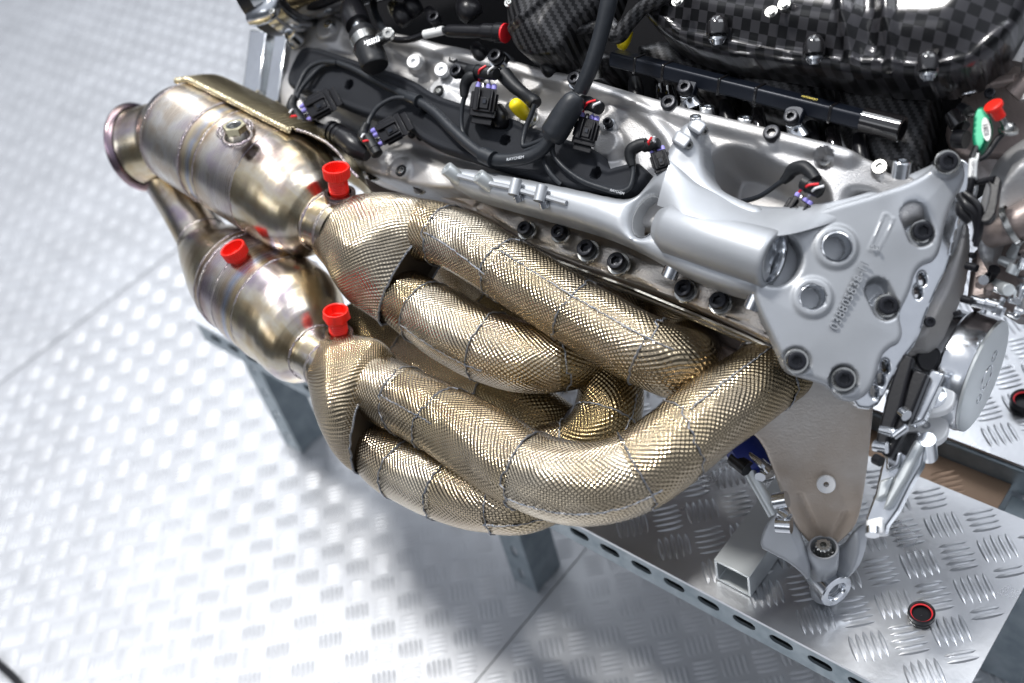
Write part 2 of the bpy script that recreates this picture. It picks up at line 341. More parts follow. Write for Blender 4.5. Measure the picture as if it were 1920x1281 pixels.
CARBT = carbon_mat('twill_carbon', (.006, .006, .007), (.045, .045, .048), .0020, .35, .1, True, .0004)
BROWN = mat('brown_casting', (.30, .25, .23), .6, .42, .5, 600, .0005, col2=(.20, .165, .155), vscale=20)
WOODREFL = mat('wood_reflection_sheet', (.28, .19, .13), .6, .42, .3, 200, .0006, var=.3, vscale=14)  # brown base colour stands in for wood reflected in the metal
#PARTS
# ------------------------------------------------------------ tread sheets
PT = .0298                                       # tread patch pitch
def tread(name, x0, x1, y0, y1, z, mt, parent, th=.003, near=True, org=(0, 0), keep=None, pitch=PT, **props):
    mb = MB(); wbox(mb, x0, x1, y0, y1, z - th, z)
    c = math.sqrt(.5); R = 1.0
    n = int(max(x1 - x0, y1 - y0) / pitch * 1.5) + 4
    I, J = np.meshgrid(np.arange(-n, n), np.arange(-n, n)); I = I.ravel(); J = J.ravel()
    ox = org[0] + round(((x0 + x1) / 2 - org[0]) / (pitch * 2 * c)) * pitch * 2 * c; oy = org[1] + round(((y0 + y1) / 2 - org[1]) / (pitch * 2 * c)) * pitch * 2 * c
    px = ox + (I * c - J * c) * pitch; py = oy + (I * c + J * c) * pitch; par = (I + J) % 2
    ok = (px > x0 + .004) & (px < x1 - .004) & (py > y0 + .004) & (py < y1 - .004)
    if keep is not None: ok &= keep(px, py)
    px, py, par = px[ok], py[ok], par[ok]
    off = (np.arange(5) - 2) * pitch * .185
    BX = (px[:, None] + np.where(par[:, None] == 0, -c, c) * off[None, :]).ravel(); BY = (py[:, None] + c * off[None, :]).ravel(); BP = np.repeat(par, 5)
    ln = pitch * .90 * (1 - .12 * (np.abs(np.tile(np.arange(5) - 2, len(px))) / 2.0)); ln *= rng.uniform(.95, 1.03, len(ln))
    ts = np.array([-1, -.72, -.3, .3, .72, 1.0]) if near else np.array([-1, -.5, .5, 1.0])
    prof = (1 - ts**2)**.55; cs = np.array([-1, -.45, .45, 1.0]) if near else np.array([-1, 0, 1.0]); hp = np.array([0, 1, 1, 0.0]) if near else np.array([0, 1.1, 0])
    wd, ht = pitch * .073, pitch * (.050 if mt is TREADP else .029)
    lx = np.repeat(ts, len(cs)) * .5; lw = (prof[:, None] * cs[None, :]).ravel() * wd; lh = ((.25 + .75 * prof)[:, None] * hp[None, :]).ravel() * ht
    lh[:len(cs)] = 0; lh[-len(cs):] = 0
    dx = np.where(BP == 0, c, c); dy = np.where(BP == 0, c, -c)            # along the bar
    VX = BX[:, None] + dx[:, None] * lx * ln[:, None] - dy[:, None] * lw; VY = BY[:, None] + dy[:, None] * lx * ln[:, None] + dx[:, None] * lw
    VZ = np.broadcast_to(z - .00008 + lh, VX.shape); K = len(lx); m = len(BX)
    inside = ((VX > x0) & (VX < x1) & (VY > y0) & (VY < y1)).all(1); VX, VY, VZ = VX[inside], VY[inside], VZ[inside]; m = len(VX)
    gf = np.array(grid_faces(len(ts), len(cs)))[:, ::-1]
    # from numpy straight to the mesh
    V = np.stack([VX, VY, VZ], 2).reshape(-1, 3); base = mb.n
    a = V[gf[0]]; 
    F = (gf[None] + (np.arange(m) * K)[:, None, None] + base).reshape(-1, 4)
    q = V[F[len(gf) // 2] - base] if m else None
    if m and np.cross(q[1] - q[0], q[2] - q[0])[2] < 0: F = F[:, ::-1]
    mb.v.append(V); mb.uv.append(V[:, :2]); mb.f += F.tolist(); mb.n += len(V)
    return ob(name, mb, mt, parent, 50, **props)
def floorkeep(x, y):
    # only where the picture, or a view a step to the side, could show it in relief
    q = (np.stack([x, y, np.zeros_like(x)], 1) - CAM) @ RW
    u = FPX * q[:, 0] / q[:, 2]; v = FPX * q[:, 1] / q[:, 2]
    return (q[:, 2] > .2) & (abs(u) < 1250) & (abs(v) < 900)
fl = MB(); wbox(fl, -7, 4, -4, 8, -.06, -.006); floor = ob('floor', fl, GAPM, None, kind='structure')
for (x0, x1, nr) in ((-6.4, -1.4825, False), (-1.4797, -.5468, True), (-.5452, 2.4, True)):
    tread('tread_sheet', x0, x1, -1.2, 3.8, 0.0, TREAD, floor, .004, nr, (-.02, .01), floorkeep)
# ------------------------------------------------------------ work tables
def slot_poly(cx, cz, L, w, n=6):
    p = []
    for s, a0 in ((1, -90), (-1, 90)):
        for k in range(n + 1):
            a = math.radians(a0 + 180 * k / n); p.append((cx + s * (L - w) / 2 + w / 2 * math.cos(a), cz + w / 2 * math.sin(a)))
    return np.array(p)
def slotted_bar(name, o, S, N, length, width, th, pitch, sl, sw, parent, first=.03):
    """a flat strip in the S/T plane with a row of slots right through it"""
    fr = Frame(o, S, N); mb = MB(); n = int(length / pitch)
    for side in (0, -th):
        pass
    hs = [slot_poly(first + k * pitch, width / 2, sl, sw) for k in range(n) if first + k * pitch + sl / 2 < length]
    # strip quads between slots: triangulate each cell as outer rectangle ring to slot ring
    V = []; F = []; x = 0
    def addv(a, b, h): V.append(fr.W(a, b, h)); return len(V) - 1
    edges = [0] + [(hs[i][:, 0].max() + hs[i+1][:, 0].min()) / 2 for i in range(len(hs) - 1)] + [length]
    for i, hp in enumerate(hs):
        a, b = edges[i], edges[i+1]; ring = []
        cx = hp[:, 0].mean(); m = len(hp); out = []
        for (u, v) in hp:
            du, dv = u - cx, v - width / 2
            k = min(((b - cx) / du if du > 0 else (a - cx) / du) if abs(du) > 1e-9 else 1e9, (width / 2) / abs(dv) if abs(dv) > 1e-9 else 1e9)
            out.append([cx + du * k, width / 2 + dv * k])
        out = np.array(out)
        for cu, cv in ((a, 0), (b, 0), (a, width), (b, width)):   # snap nearest point to each corner
            j = int(np.argmin(np.hypot(out[:, 0] - cu, out[:, 1] - cv))); out[j] = (cu, cv)
        for h, flip in ((0, False), (-th, True)):
            I = [addv(u, v, h) for u, v in hp]; O = [addv(u, v, h) for u, v in out]
            for k in range(m):
                q = (I[k], O[k], O[(k+1) % m], I[(k+1) % m]); F.append(q[::-1] if flip else q)
            if flip: IB, OB = I, O
            else: IA, OA = I, O
        for k in range(m):
            k2 = (k+1) % m; F.append((IA[k], IA[k2], IB[k2], IB[k])); F.append((OA[k2], OA[k], OB[k], OB[k2]))
    mb.add(V, F); return ob(name, mb, GALV, parent, 30)
TZ = .25
def table(x0, x1, y0, y1, label, org, legs, plate_drop, front_slots=True):
    t = empty('work_table', ((x0 + x1) / 2, (y0 + y1) / 2, 0), label=label, category='work table')
    tread('tread_plate', x0, x1, y0, y1, TZ, TREADP, t, .003, True, org, None, PT * 1.0)
    # front: slotted angle iron
    if front_slots:
        mb = MB(); wbox(mb, x0 + .002, x1 - .002, y0 + .016, y0 + .018, TZ - .037, TZ - .0045); wbox(mb, x0 + .002, x1 - .002, y0 + .0045, y0 + .016, TZ - .0375, TZ - .0355); ob('slot_shade_backing', mb, GAPM, t)  # dark backing added so the rail slots look shaded
        slotted_bar('front_rail', (x0, y0 + .0035, TZ - .0375), (1, 0, 0), (0, -1, 0), x1 - x0, .033, .0025, .0325, .0205, .0098, t)
    else:
        mb = MB(); wbox(mb, x0, x1, y0 - .002, y0 + .028, TZ - .0345, TZ - .0045); bevel(ob('front_rail', mb, GALV, t), .002)
    mb = MB(); wbox(mb, x0 + .001, x1 - .001, y1 - .03, y1 - .002, TZ - .034, TZ - .0045); bevel(ob('rear_rail', mb, GALV, t), .002)
    mb = MB(); wbox(mb, x1 - .012, x1 - .0015, y0 + .032, y1 - .034, TZ - .014, TZ - .0045); ob('end_rail', mb, GALV, t)
    mb = MB(); wbox(mb, x0 + .001, x0 + .03, y0 + .032, y1 - .034, TZ - .030, TZ - .0045); ob('end_rail', mb, GALV, t)
    for (lx, ly, sg) in legs:
        # an angle-section leg: one slotted flange facing the front, one plain flange going back
        l = slotted_bar('leg', (lx, ly, .001), (0, 0, 1), (-sg*.0001, -1, 0), TZ - .040, .034, .0025, .0416, .019, .0075, t, .022)
        mb = MB(); wbox(mb, lx - .0025, lx, ly + .0005, ly + .042, .001, TZ - .036); ob('leg_flange', mb, GALV, l)
    return t
tb1 = table(-.985, -.1085, .381, .5665, 'low work table topped with a raised tread plate that carries the whole engine', (-.1585, .468), [(-.985 + .036, .4125, 1), (-.557, .4125, 1), (-.60, .53, 1)], 0)
tb2 = table(-.55, .45, .6165, 1.05, 'second tread plate table behind the engine beyond the brown gap', (-.2, .66), [(-.16, .63, 1)], 0, False)
# tread sheet low in the gap between the tables; wood's brown reflection painted on
gx = PZ(1878, 940, TZ - .024)[0]
tread('gap_sheet', -.50, gx, .571, .6135, TZ - .024, WOODREFL, tb2, .003, True, (-.2, .59))
mb = MB(); wbox(mb, gx + .002, gx + .05, .572, .6125, .001, TZ - .036); bevel(ob('leg', mb, GALV, tb2), .001)
# ------------------------------------------------------------ the engine
ENG = empty('racing_engine', (-.55, .5, .25), label='racing engine with gold foil wrapped exhaust pipes and silver castings on the tread plate table', category='engine')
def pp(pts):
    """pixel centreline (px, py, depth, radius px) -> points and radii in metres"""
    P = np.array([PD(p[0], p[1], p[2]) for p in pts]); R = np.array([p[3] * p[2] / FPX for p in pts])
    Q = catmull(np.column_stack([P, R]), 10); return Q[:, :3], Q[:, 3]
def resample(P, R, n):
    L = np.concatenate([[0], np.cumsum(np.linalg.norm(np.diff(P, axis=0), axis=1))]); t = np.linspace(0, L[-1], n)
    return np.stack([np.interp(t, L, P[:, k]) for k in range(3)], 1), np.interp(t, L, R)
def seam_on(P, R, Tn, s0, b0, t_idx, phs, mb, rr=.0007, off=.0004):
    pts = []
    for ti, ph in zip(t_idx, phs):
        i = int(np.clip(ti, 0, len(P) - 1)); pts.append(P[i] + (R[i] + off) * (math.cos(ph) * s0[i] + math.sin(ph) * b0[i]))
    pts = np.array(pts); pts = pts + rng.normal(0, .0003, pts.shape)
    tube(mb, pts, rr * rng.uniform(.6, 1.5, len(pts)), 5)
def foil_pipe(pts, breaks, mts, label=None, long_seams=(), seed=0, bulge=.03):
    P, R = pp(pts); n = 150; P, R = resample(P, R, n); r_ = np.random.default_rng(seed)
    Tn = np.gradient(P, axis=0); Tn /= np.linalg.norm(Tn, axis=1)[:, None]; s = basis(Tn[0])[0]; S0 = []; B0 = []
    for i in range(n):
        s = nrm(s - (s @ Tn[i]) * Tn[i]); S0.append(s); B0.append(np.cross(Tn[i], s))
    mb = MB(); tube(mb, P, R * .93, 24); root = ob('exhaust_pipe', mb, INNER, ENG, **({'label': label} if label else {}))
    bk = [0] + [int(b * n) for b in breaks] + [n - 1]; ph0 = r_.uniform(0, 6)
    for k in range(len(bk) - 1):
        a, b = bk[k], bk[k+1] + 1; a_ = max(0, a - 1); seg = P[a_:b]; rad = R[a_:b].copy()
        m = b - a_; t = np.linspace(0, 1, m); rad *= 1 + bulge * np.sin(np.pi * t)**.6 * r_.uniform(.4, 1.3) - .006
        f1, f2, f3 = r_.uniform(0, 6, 3); lumps = lambda th, L: 1 + .010 * math.sin(3 * th + f1 + L * 40) + .008 * math.sin(5 * th + f2 - L * 70) + .006 * math.sin(2 * th + f3 + L * 150)
        # the frame must go on from the pipe's own so panels join
        pm = MB(); V = []; UV = []; rot = r_.choice([.65, .78, .9, -.7, .78]) + r_.uniform(-.12, .12); cr, sr = math.cos(rot), math.sin(rot); L = 0; sg = 56
        rm = float(rad.mean())
        for i in range(m):
            if i: L += np.linalg.norm(seg[i] - seg[i-1])
            for j in range(sg + 1):
                th = 2 * math.pi * j / sg; q = rad[i] * lumps(th, L)
                V.append(seg[i] + q * (math.cos(th) * S0[a_+i] + math.sin(th) * B0[a_+i])); u, v = th * rm, L; UV.append((u * cr - v * sr, u * sr + v * cr))
        F = [q[::-1] for q in grid_faces(m, sg + 1)]
        v = np.array(V); q = F[len(F) // 2]; cc = seg[m // 2]
        if np.cross(v[q[1]] - v[q[0]], v[q[2]] - v[q[0]]) @ (v[q[0]] - cc) < 0: F = [q[::-1] for q in F]
        pm.add(V, F, UV); ob('foil_panel', pm, mts[k % len(mts)], root)
        if k:
            sm = MB(); tilt = r_.uniform(-2.5, 2.5); fz = r_.uniform(0, 6); phs = np.linspace(0, 2 * math.pi, 70); ti = a + tilt * np.sin(phs + fz) + .25 * np.sin(phs * 5)
            seam_on(P, R * (1 + bulge * .25), Tn, S0, B0, ti, phs, sm, .00055); ob('seam', sm, SEAM, root)
    for (t0, t1, ph, tw) in long_seams:
        sm = MB(); tt = np.linspace(t0 * n, t1 * n - 1, 50)
        # aim the seam at the side facing the viewer, turned by ph
        i0 = int((t0 + t1) / 2 * n); vd = CAM - P[i0]; base = math.atan2(vd @ B0[i0], vd @ S0[i0])
        seam_on(P, R * (1 + bulge * .75), Tn, S0, B0, tt, base + ph + tw * np.linspace(-.5, .5, 50), sm, .0005); ob('seam', sm, SEAM, root)
    return root
def ed(x, y, h): return Edepth(x, y, h)
def E4(x, y, h, r): return (x, y, ed(x, y, h), r)
# upper long pipe
foil_pipe([E4(760, 430, .0, 60), E4(815, 436, .004, 58), E4(880, 462, .006, 59), E4(960, 512, .006, 61), E4(1050, 568, .004, 63), E4(1140, 620, .000, 66), E4(1220, 662, -.006, 68), E4(1275, 682, -.022, 68), E4(1290, 680, -.050, 66), E4(1285, 650, -.075, 60), E4(1275, 590, -.085, 52), E4(1262, 540, -.09, 52)],
          [.12, .30, .47, .63], [FOIL, FOIL2, FOIL, FOIL, FOIL], long_seams=[(.30, .66, -.35, .1), (.12, .30, .35, .2)], seed=3)
# second pipe of the upper pair
foil_pipe([E4(738, 545, -.008, 52), E4(775, 570, -.006, 58), E4(840, 612, -.004, 66), E4(920, 652, -.006, 68), E4(1000, 674, -.012, 64), E4(1070, 672, -.025, 58), E4(1130, 640, -.045, 54), E4(1170, 590, -.07, 50), E4(1180, 540, -.09, 50)],
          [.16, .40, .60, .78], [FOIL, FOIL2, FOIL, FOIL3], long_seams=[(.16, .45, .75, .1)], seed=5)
# lower long pipe, sweeping under the bracket
foil_pipe([E4(680, 712, .004, 58), E4(732, 738, .008, 62), E4(810, 778, .016, 66), E4(900, 828, .020, 72), E4(985, 880, .022, 76), E4(1075, 905, .022, 78), E4(1165, 895, .016, 78), E4(1245, 850, .006, 76), E4(1320, 790, -.010, 74), E4(1395, 735, -.032, 72), E4(1470, 680, -.062, 69), E4(1530, 630, -.09, 64)],
          [.13, .22, .42, .60, .68, .86], [FOIL2, FOIL, FOIL, FOIL2, FOIL, FOIL, FOIL3], long_seams=[(.13, .26, .2, .0), (.42, .62, .75, .1), (.70, .92, -.5, -.1)], seed=8)
# lowest pipe
foil_pipe([E4(700, 842, -.008, 50), E4(742, 872, -.004, 58), E4(815, 908, .0, 62), E4(900, 932, .0, 64), E4(980, 940, -.006, 60), E4(1050, 915, -.025, 54), E4(1100, 870, -.05, 50), E4(1120, 800, -.075, 50), E4(1140, 720, -.09, 52)],
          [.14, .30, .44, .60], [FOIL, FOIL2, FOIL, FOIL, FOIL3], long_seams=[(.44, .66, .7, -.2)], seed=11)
# elbows deep between them, their shade painted in with darker foil
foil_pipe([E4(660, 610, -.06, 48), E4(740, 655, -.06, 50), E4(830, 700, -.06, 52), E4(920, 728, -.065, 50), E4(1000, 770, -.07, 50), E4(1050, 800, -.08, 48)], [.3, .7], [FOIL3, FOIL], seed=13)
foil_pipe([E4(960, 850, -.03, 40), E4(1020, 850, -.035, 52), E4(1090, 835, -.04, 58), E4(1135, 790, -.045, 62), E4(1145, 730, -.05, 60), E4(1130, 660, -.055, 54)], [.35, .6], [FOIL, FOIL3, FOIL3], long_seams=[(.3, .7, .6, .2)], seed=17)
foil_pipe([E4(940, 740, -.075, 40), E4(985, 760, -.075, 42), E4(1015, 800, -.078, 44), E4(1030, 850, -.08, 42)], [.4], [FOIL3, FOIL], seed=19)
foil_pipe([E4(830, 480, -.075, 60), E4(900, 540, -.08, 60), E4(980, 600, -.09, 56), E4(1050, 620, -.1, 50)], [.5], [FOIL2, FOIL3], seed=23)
# ---- merge collectors wrapped in foil
def collector(rings, mt, lip=None, label=None, back=(.0,)):
    """rings: (centre px, centre py, h, a px, b px, half thickness m): cross-section ellipse whose long axis runs (a,b) px from the centre"""
    R = []
    for (x, y, h, a, b, th) in rings: R.append(np.concatenate([EP(x, y, h), EP(x + a, y + b, h) - EP(x, y, h), [th]]))
    Q = catmull(np.array(R), 9); V = []; UV = []; sg = 72; L = 0; n = len(Q)
    for i, q in enumerate(Q):
        if i: L += np.linalg.norm(q[:3] - Q[i-1][:3])
        for j in range(sg + 1):
            t = 2 * math.pi * j / sg; c, s = math.cos(t), math.sin(t); e = 1 + .012 * math.sin(3*t + L*60) + .008 * math.sin(7*t - L*90)
            V.append(q[:3] + e * (q[3:6] * c + EF.N * q[6] * s)); u, v = t * .045, L; UV.append((u * .74 - v * .67, u * .67 + v * .74))
    F = grid_faces(n, sg + 1); v = np.array(V); k = F[len(F) // 2 + 5]; cc = Q[n // 2][:3]
    if np.cross(v[k[1]] - v[k[0]], v[k[2]] - v[k[0]]) @ (v[k[0]] - cc) < 0: F = [q[::-1] for q in F]
    mb = MB(); mb.add(V, F, UV); last = V[-(sg + 1):-1]
    # folded inside: the open mouth goes dark a little way in
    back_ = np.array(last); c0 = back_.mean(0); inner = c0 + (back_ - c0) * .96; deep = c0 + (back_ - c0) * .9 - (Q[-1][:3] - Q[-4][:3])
    root = ob('merge_collector', mb, mt, ENG, **({'label': label} if label else {}))
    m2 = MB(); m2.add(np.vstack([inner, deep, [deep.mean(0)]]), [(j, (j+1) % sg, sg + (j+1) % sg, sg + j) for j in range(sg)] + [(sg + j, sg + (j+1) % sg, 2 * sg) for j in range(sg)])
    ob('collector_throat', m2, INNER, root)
    sm = MB(); tube(sm, np.array(list(last) + [last[0]]) + rng.normal(0, .0003, (sg + 1, 3)), .0009, 6); ob('seam', sm, SEAM, root)
    return root
c1 = collector([(625, 432, .02, 24, -52, .022), (655, 440, .02, 33, -72, .027), (690, 455, .016, 50, -92, .031), (728, 474, .010, 68, -98, .032), (762, 492, .004, 72, -98, .027), (782, 506, .000, 66, -102, .022)], FOIL2)
c2 = collector([(612, 672, .012, 26, -44, .019), (634, 694, .014, 38, -64, .024), (656, 722, .014, 46, -86, .028), (677, 750, .011, 44, -102, .030), (693, 768, .007, 38, -108, .028), (704, 780, .003, 31, -106, .024)], FOIL)
# ---- catalytic converters
def cat_axis(p0, p1):
    A = PD(*p0); B = PD(*p1); return A, nrm(B - A), np.linalg.norm(B - A)
def weld_ring(o, N, z, r, parent, rr=.0016, seg=70, a0=0, a1=2*math.pi):
    a, b, c = basis(N); t = np.linspace(a0, a1, seg); e = rng.normal(0, .00025, seg)
    mb = MB(); tube(mb, np.array([o + c * (z + e[k]) + (r - rr * .55) * (math.cos(t[k]) * a + math.sin(t[k]) * b) for k in range(seg)]), rr * rng.uniform(.75, 1.15, seg), 7); return ob('weld_bead', mb, WELD, parent)
def cat_body(p0, p1, prof, mt, conemt, cuts, welds, label, ecc):
    """prof: (fraction of axis, radius px at mid depth); ecc: how far (px) the neck sits below the body's axis"""
    A, N, L = cat_axis(p0, p1); dm = (p0[2] + p1[2]) / 2; k = dm / FPX
    ang = math.atan2(p1[1] - p0[1], p1[0] - p0[0]); mx_, my_ = (p0[0] + p1[0]) / 2, (p0[1] + p1[1]) / 2
    U = PD(mx_ + 50 * math.sin(ang), my_ - 50 * math.cos(ang), dm) - PD(mx_, my_, dm); U = nrm(U - (U @ N) * N)
    shift = lambda f: -U * ecc * k * float(sst(.70, .95, np.array(f)))
    q = [(f * L, r * k) for f, r in prof]; i0, i1 = cuts
    def shell(name, lo, hi, m_, par, seg=96, sharp=40, **kw):
        fs = []
        for (f0, r0), (f1, r1) in zip(prof[lo:hi], prof[lo+1:hi+1]): fs += [(f0 + (f1 - f0) * j / 4, r0 + (r1 - r0) * j / 4) for j in range(4)]
        fs.append(prof[hi]); V = []; UV = []; a_, b_, c_ = basis(N); s_ = 0; rm = max(r for _, r in fs) * k
        for i, (f, r) in enumerate(fs):
            if i: s_ += math.hypot((f - fs[i-1][0]) * L, (r - fs[i-1][1]) * k)
            for j in range(seg + 1):
                t = 2 * math.pi * j / seg; V.append(A + N * L * f + shift(f) + r * k * (math.cos(t) * a_ + math.sin(t) * b_)); UV.append((t * rm, s_))
        mb = MB(); mb.add(V, grid_faces(len(fs), seg + 1), UV); return ob(name, mb, m_, par, sharp, **kw)
    root = shell('catalytic_converter', i0, i1, mt, ENG, sharp=30, label=label)
    if i0 > 0: shell('end_cone', 0, i0, conemt, root)
    shell('cone', i1, len(prof) - 1, conemt, root)
    for f, r in welds: weld_ring(A + shift(f), N, f * L, r * k, root)
    return root, A, N, L, k, U
ca1 = ((318, 232, ed(318, 232, .035)), (632, 410, ed(632, 410, .022)))
cat1, A1, N1, L1, k1, U1 = cat_body(*ca1,
    [(-.02, 54), (.015, 74), (.05, 88), (.085, 96), (.10, 100), (.12, 102), (.15, 103), (.35, 104), (.352, 102), (.365, 101.5), (.43, 101.5), (.443, 102), (.446, 104), (.665, 105), (.70, 105), (.76, 103.5), (.82, 99), (.87, 91), (.90, 83), (.925, 73), (.94, 63), (.95, 57), (.965, 54.5), (1.0, 53.5), (1.05, 53.5)], CAT, CONE, (4, 13), [(.11, 101), (.352, 103.5), (.447, 103.5), (.67, 104.5), (.955, 56), (1.02, 54)],
    'upper catalytic converter with a hex sensor nut and a braided foil shield', 15)
ca2 = ((382, 468, ed(382, 468, .0)), (628, 655, ed(628, 655, .010)))
cat2, A2, N2, L2, k2, U2 = cat_body(*ca2,
    [(-.07, 40), (-.02, 50), (.03, 60), (.09, 70), (.16, 82), (.22, 91), (.28, 98), (.33, 102.5), (.36, 104), (.362, 102.5), (.47, 102.5), (.473, 104.5), (.62, 105), (.66, 104.5), (.73, 102), (.79, 96), (.84, 87), (.875, 76), (.895, 65), (.91, 56), (.925, 50), (.95, 48), (1.04, 47)], CAT2, CONE, (7, 12), [(.325, 102), (.36, 103.5), (.472, 104), (.625, 104.5), (.915, 53), (1.01, 47.5)],
    'lower catalytic converter, darker and purple tinted', 28)
# outlet with V-band flange, and the branch running down to the lower converter
O = PD(262, 276, ed(262, 276, .03)); OD = nrm(PD(330, 240, ed(330, 240, .035)) - O); ON = nrm(np.array(RW @ np.array([-.80, .10, .42])))
mb = MB(); pts = [O + ON * .004, O - ON * .012, O - ON * .03 , PD(345, 250, ed(345, 250, .035))]
P = catmull(np.array([O, O - ON * .020, O - ON * .042, A1 + N1 * .03]), 10); Rr = np.interp(np.linspace(0, 1, len(P)), [0, .06, .14, .5, 1], [.0395, .0375, .0365, .0365, .040]); tube(mb, P, Rr, 60, False)
outlet = ob('outlet_pipe', mb, CONE, ENG)
mb = MB(); lathe(mb, O, ON, [(-.005, .0385), (-.003, .0415), (-.001, .0425), (.001, .0425), (.0022, .0415), (.0022, .036), (.001, .0345), (-.03, .033)], 80); ob('flange_ring', mb, RIM, outlet)
mb = MB(); lathe(mb, O, ON, [(-.03, .033), (-.031, .001)], 60); ob('outlet_bore', mb, INNER, outlet)
P, R = pp([(300, 300, ed(300, 300, .012), 52), (332, 358, ed(332, 358, .0), 48), (366, 420, ed(366, 420, .0), 47), (395, 472, ed(395, 472, .0), 50), (420, 510, ed(420, 510, 0), 54)])
mb = MB(); tube(mb, P, R, 48, False); br = ob('branch_pipe', mb, CONE, ENG)
i = int(len(P) * .62); weld_ring(P[i], nrm(P[i+1] - P[i]), 0, R[i], br)
# braided foil shield along the top of the upper converter
def shield():
    pf = np.array([(-.02, 54), (.05, 88), (.12, 102), (.35, 104), (.70, 105), (.76, 103.5), (.82, 99), (.87, 91), (.925, 76), (1.02, 62)])
    rad = lambda t: np.interp(t, pf[:, 0], pf[:, 1]) * k1
    up = nrm(EP(560, 180, .03) - EP(520, 300, .03)); up = nrm(up - (up @ N1) * N1); side = np.cross(N1, up)
    if side @ EF.N < 0: side = -side
    tt = np.linspace(.045, .97, 420); V = []; UV = []; K = 26
    for i, t in enumerate(tt):
        a0 = 34 - 45 * max(0, (t - .70) / .27)**.7                      # the front edge runs back over the cone
        for p in np.radians(np.linspace(a0, -60, K)):
            rr = rad(t) + .0045 + .0110 * float(sst(0, 1, np.array((math.radians(a0) - p) / 1.0))) + .0014 * math.sin(i * 2 * math.pi / 10.0) * (t < .72) + .002 * max(0, t - .7) * 3
            V.append(A1 + N1 * L1 * t + rr * (math.cos(p) * up + math.sin(p) * side)); UV.append((p * .05 * .7 - t * L1 * .7, p * .05 * .7 + t * L1 * .7))
    F = grid_faces(len(tt), K); mb = MB(); mb.add(V, F, UV); s = ob('heat_shield', mb, RIBFOIL, ENG)
    m = s.modifiers.new('thickness', 'SOLIDIFY'); m.thickness = .0009; m.offset = 0
    ta = np.linspace(.04, .72, 120); P = np.array([A1 + N1 * L1 * t + (rad(t) + .0040) * (math.cos(math.radians(32)) * up + math.sin(math.radians(32)) * side) for t in ta])
    P0 = np.array([A1 + N1 * L1 * .042 + (rad(.045) + .0045) * (math.cos(math.radians(a)) * up + math.sin(math.radians(a)) * side) for a in np.linspace(-40, 31, 30)])
    P = np.vstack([P0, P[1:]]); nn = len(P)
    for q in range(3):
        t = np.linspace(0, 60 * math.pi, 620); idx = np.linspace(0, nn - 1, 620); C_ = np.stack([np.interp(idx, range(nn), P[:, k]) for k in range(3)], 1)
        mb = MB(); tube(mb, C_ + .0016 * (np.cos(t + q * 2.09)[:, None] * up + np.sin(t + q * 2.09)[:, None] * side), .0013, 6); ob('braid_strand', mb, BRAID, s)
    E_ = np.array([V[i * K] for i in range(308, 420)]); mb = MB(); tube(mb, E_, .0013, 8); ob('rolled_edge', mb, WELD, s)
    return s
shield()
# hexagonal sensor nut
def sensor_nut(px, py, depth, N, parent, r=.0088):
    o = PD(px, py, depth); mb = MB(); prof = [(-.012, r * 1.25), (-.009, r * 1.15), (-.006, r * .95)]
    lathe(mb, o, N, prof, 40); ob('nut_base', mb, CONE, parent)
    hexf = lambda t, z: 1 / math.cos(((t + math.pi / 6) % (math.pi / 3)) - math.pi / 6) * .93
    mb = MB(); lathe(mb, o, N, [(-.008, r * .93), (-.0005, r), (.0, r * .95)], 48, rfun=hexf); 
    a, b, c = basis(N); V = []; 
    for k in range(48):
        t = 2 * math.pi * k / 48; V.append(o + r * .95 * hexf(t, 0) * (math.cos(t) * a + math.sin(t) * b))
    for k in range(48):
        t = 2 * math.pi * k / 48; V.append(o + r * .70 * (math.cos(t) * a + math.sin(t) * b))
    mb.add(V, [(k, (k+1) % 48, 48 + (k+1) % 48, 48 + k) for k in range(48)])
    nut = ob('hex_nut', mb, BRASS, parent, 25)
    mb = MB(); th = [(0, r * .70)]
    for k in range(9): th += [(-.0004 - k * .0011, r * .70), (-.0009 - k * .0011, r * .62)]
    lathe(mb, o, N, th + [(-.011, r * .5), (-.011, .0002)], 40); ob('nut_thread', mb, STEEL, nut, 20) if False else ob('nut_thread', mb, STEEL, parent, 20)
    weld_ring(o, N, -.0118, r * 1.35, parent, .0014, 40)
nN = nrm(RW @ np.array([-.12, -.74, -.66]))
sensor_nut(438, 234, ed(438, 234, .035 + 101 * k1 + .010), nN, cat1, .0092)
for q_ in (0, 1): weld_ring(PD(441, 243, ed(441, 243, .035 + 101 * k1 - .007 - .002 * q_)), nN, 0, .0135 + .0022 * q_, cat1, .0013, 50)
def band_collar(px, py, d, N, r, parent, mt=RIM):
    o = PD(px, py, d); mb = MB(); lathe(mb, o, N, [(-.010, r * .95), (-.003, r * .92), (-.0028, r), (0, r * 1.02), (.0018, r), (.0018, r * .76), (-.002, r * .7)], 40); return ob('threaded_bung', mb, mt, parent, 30)
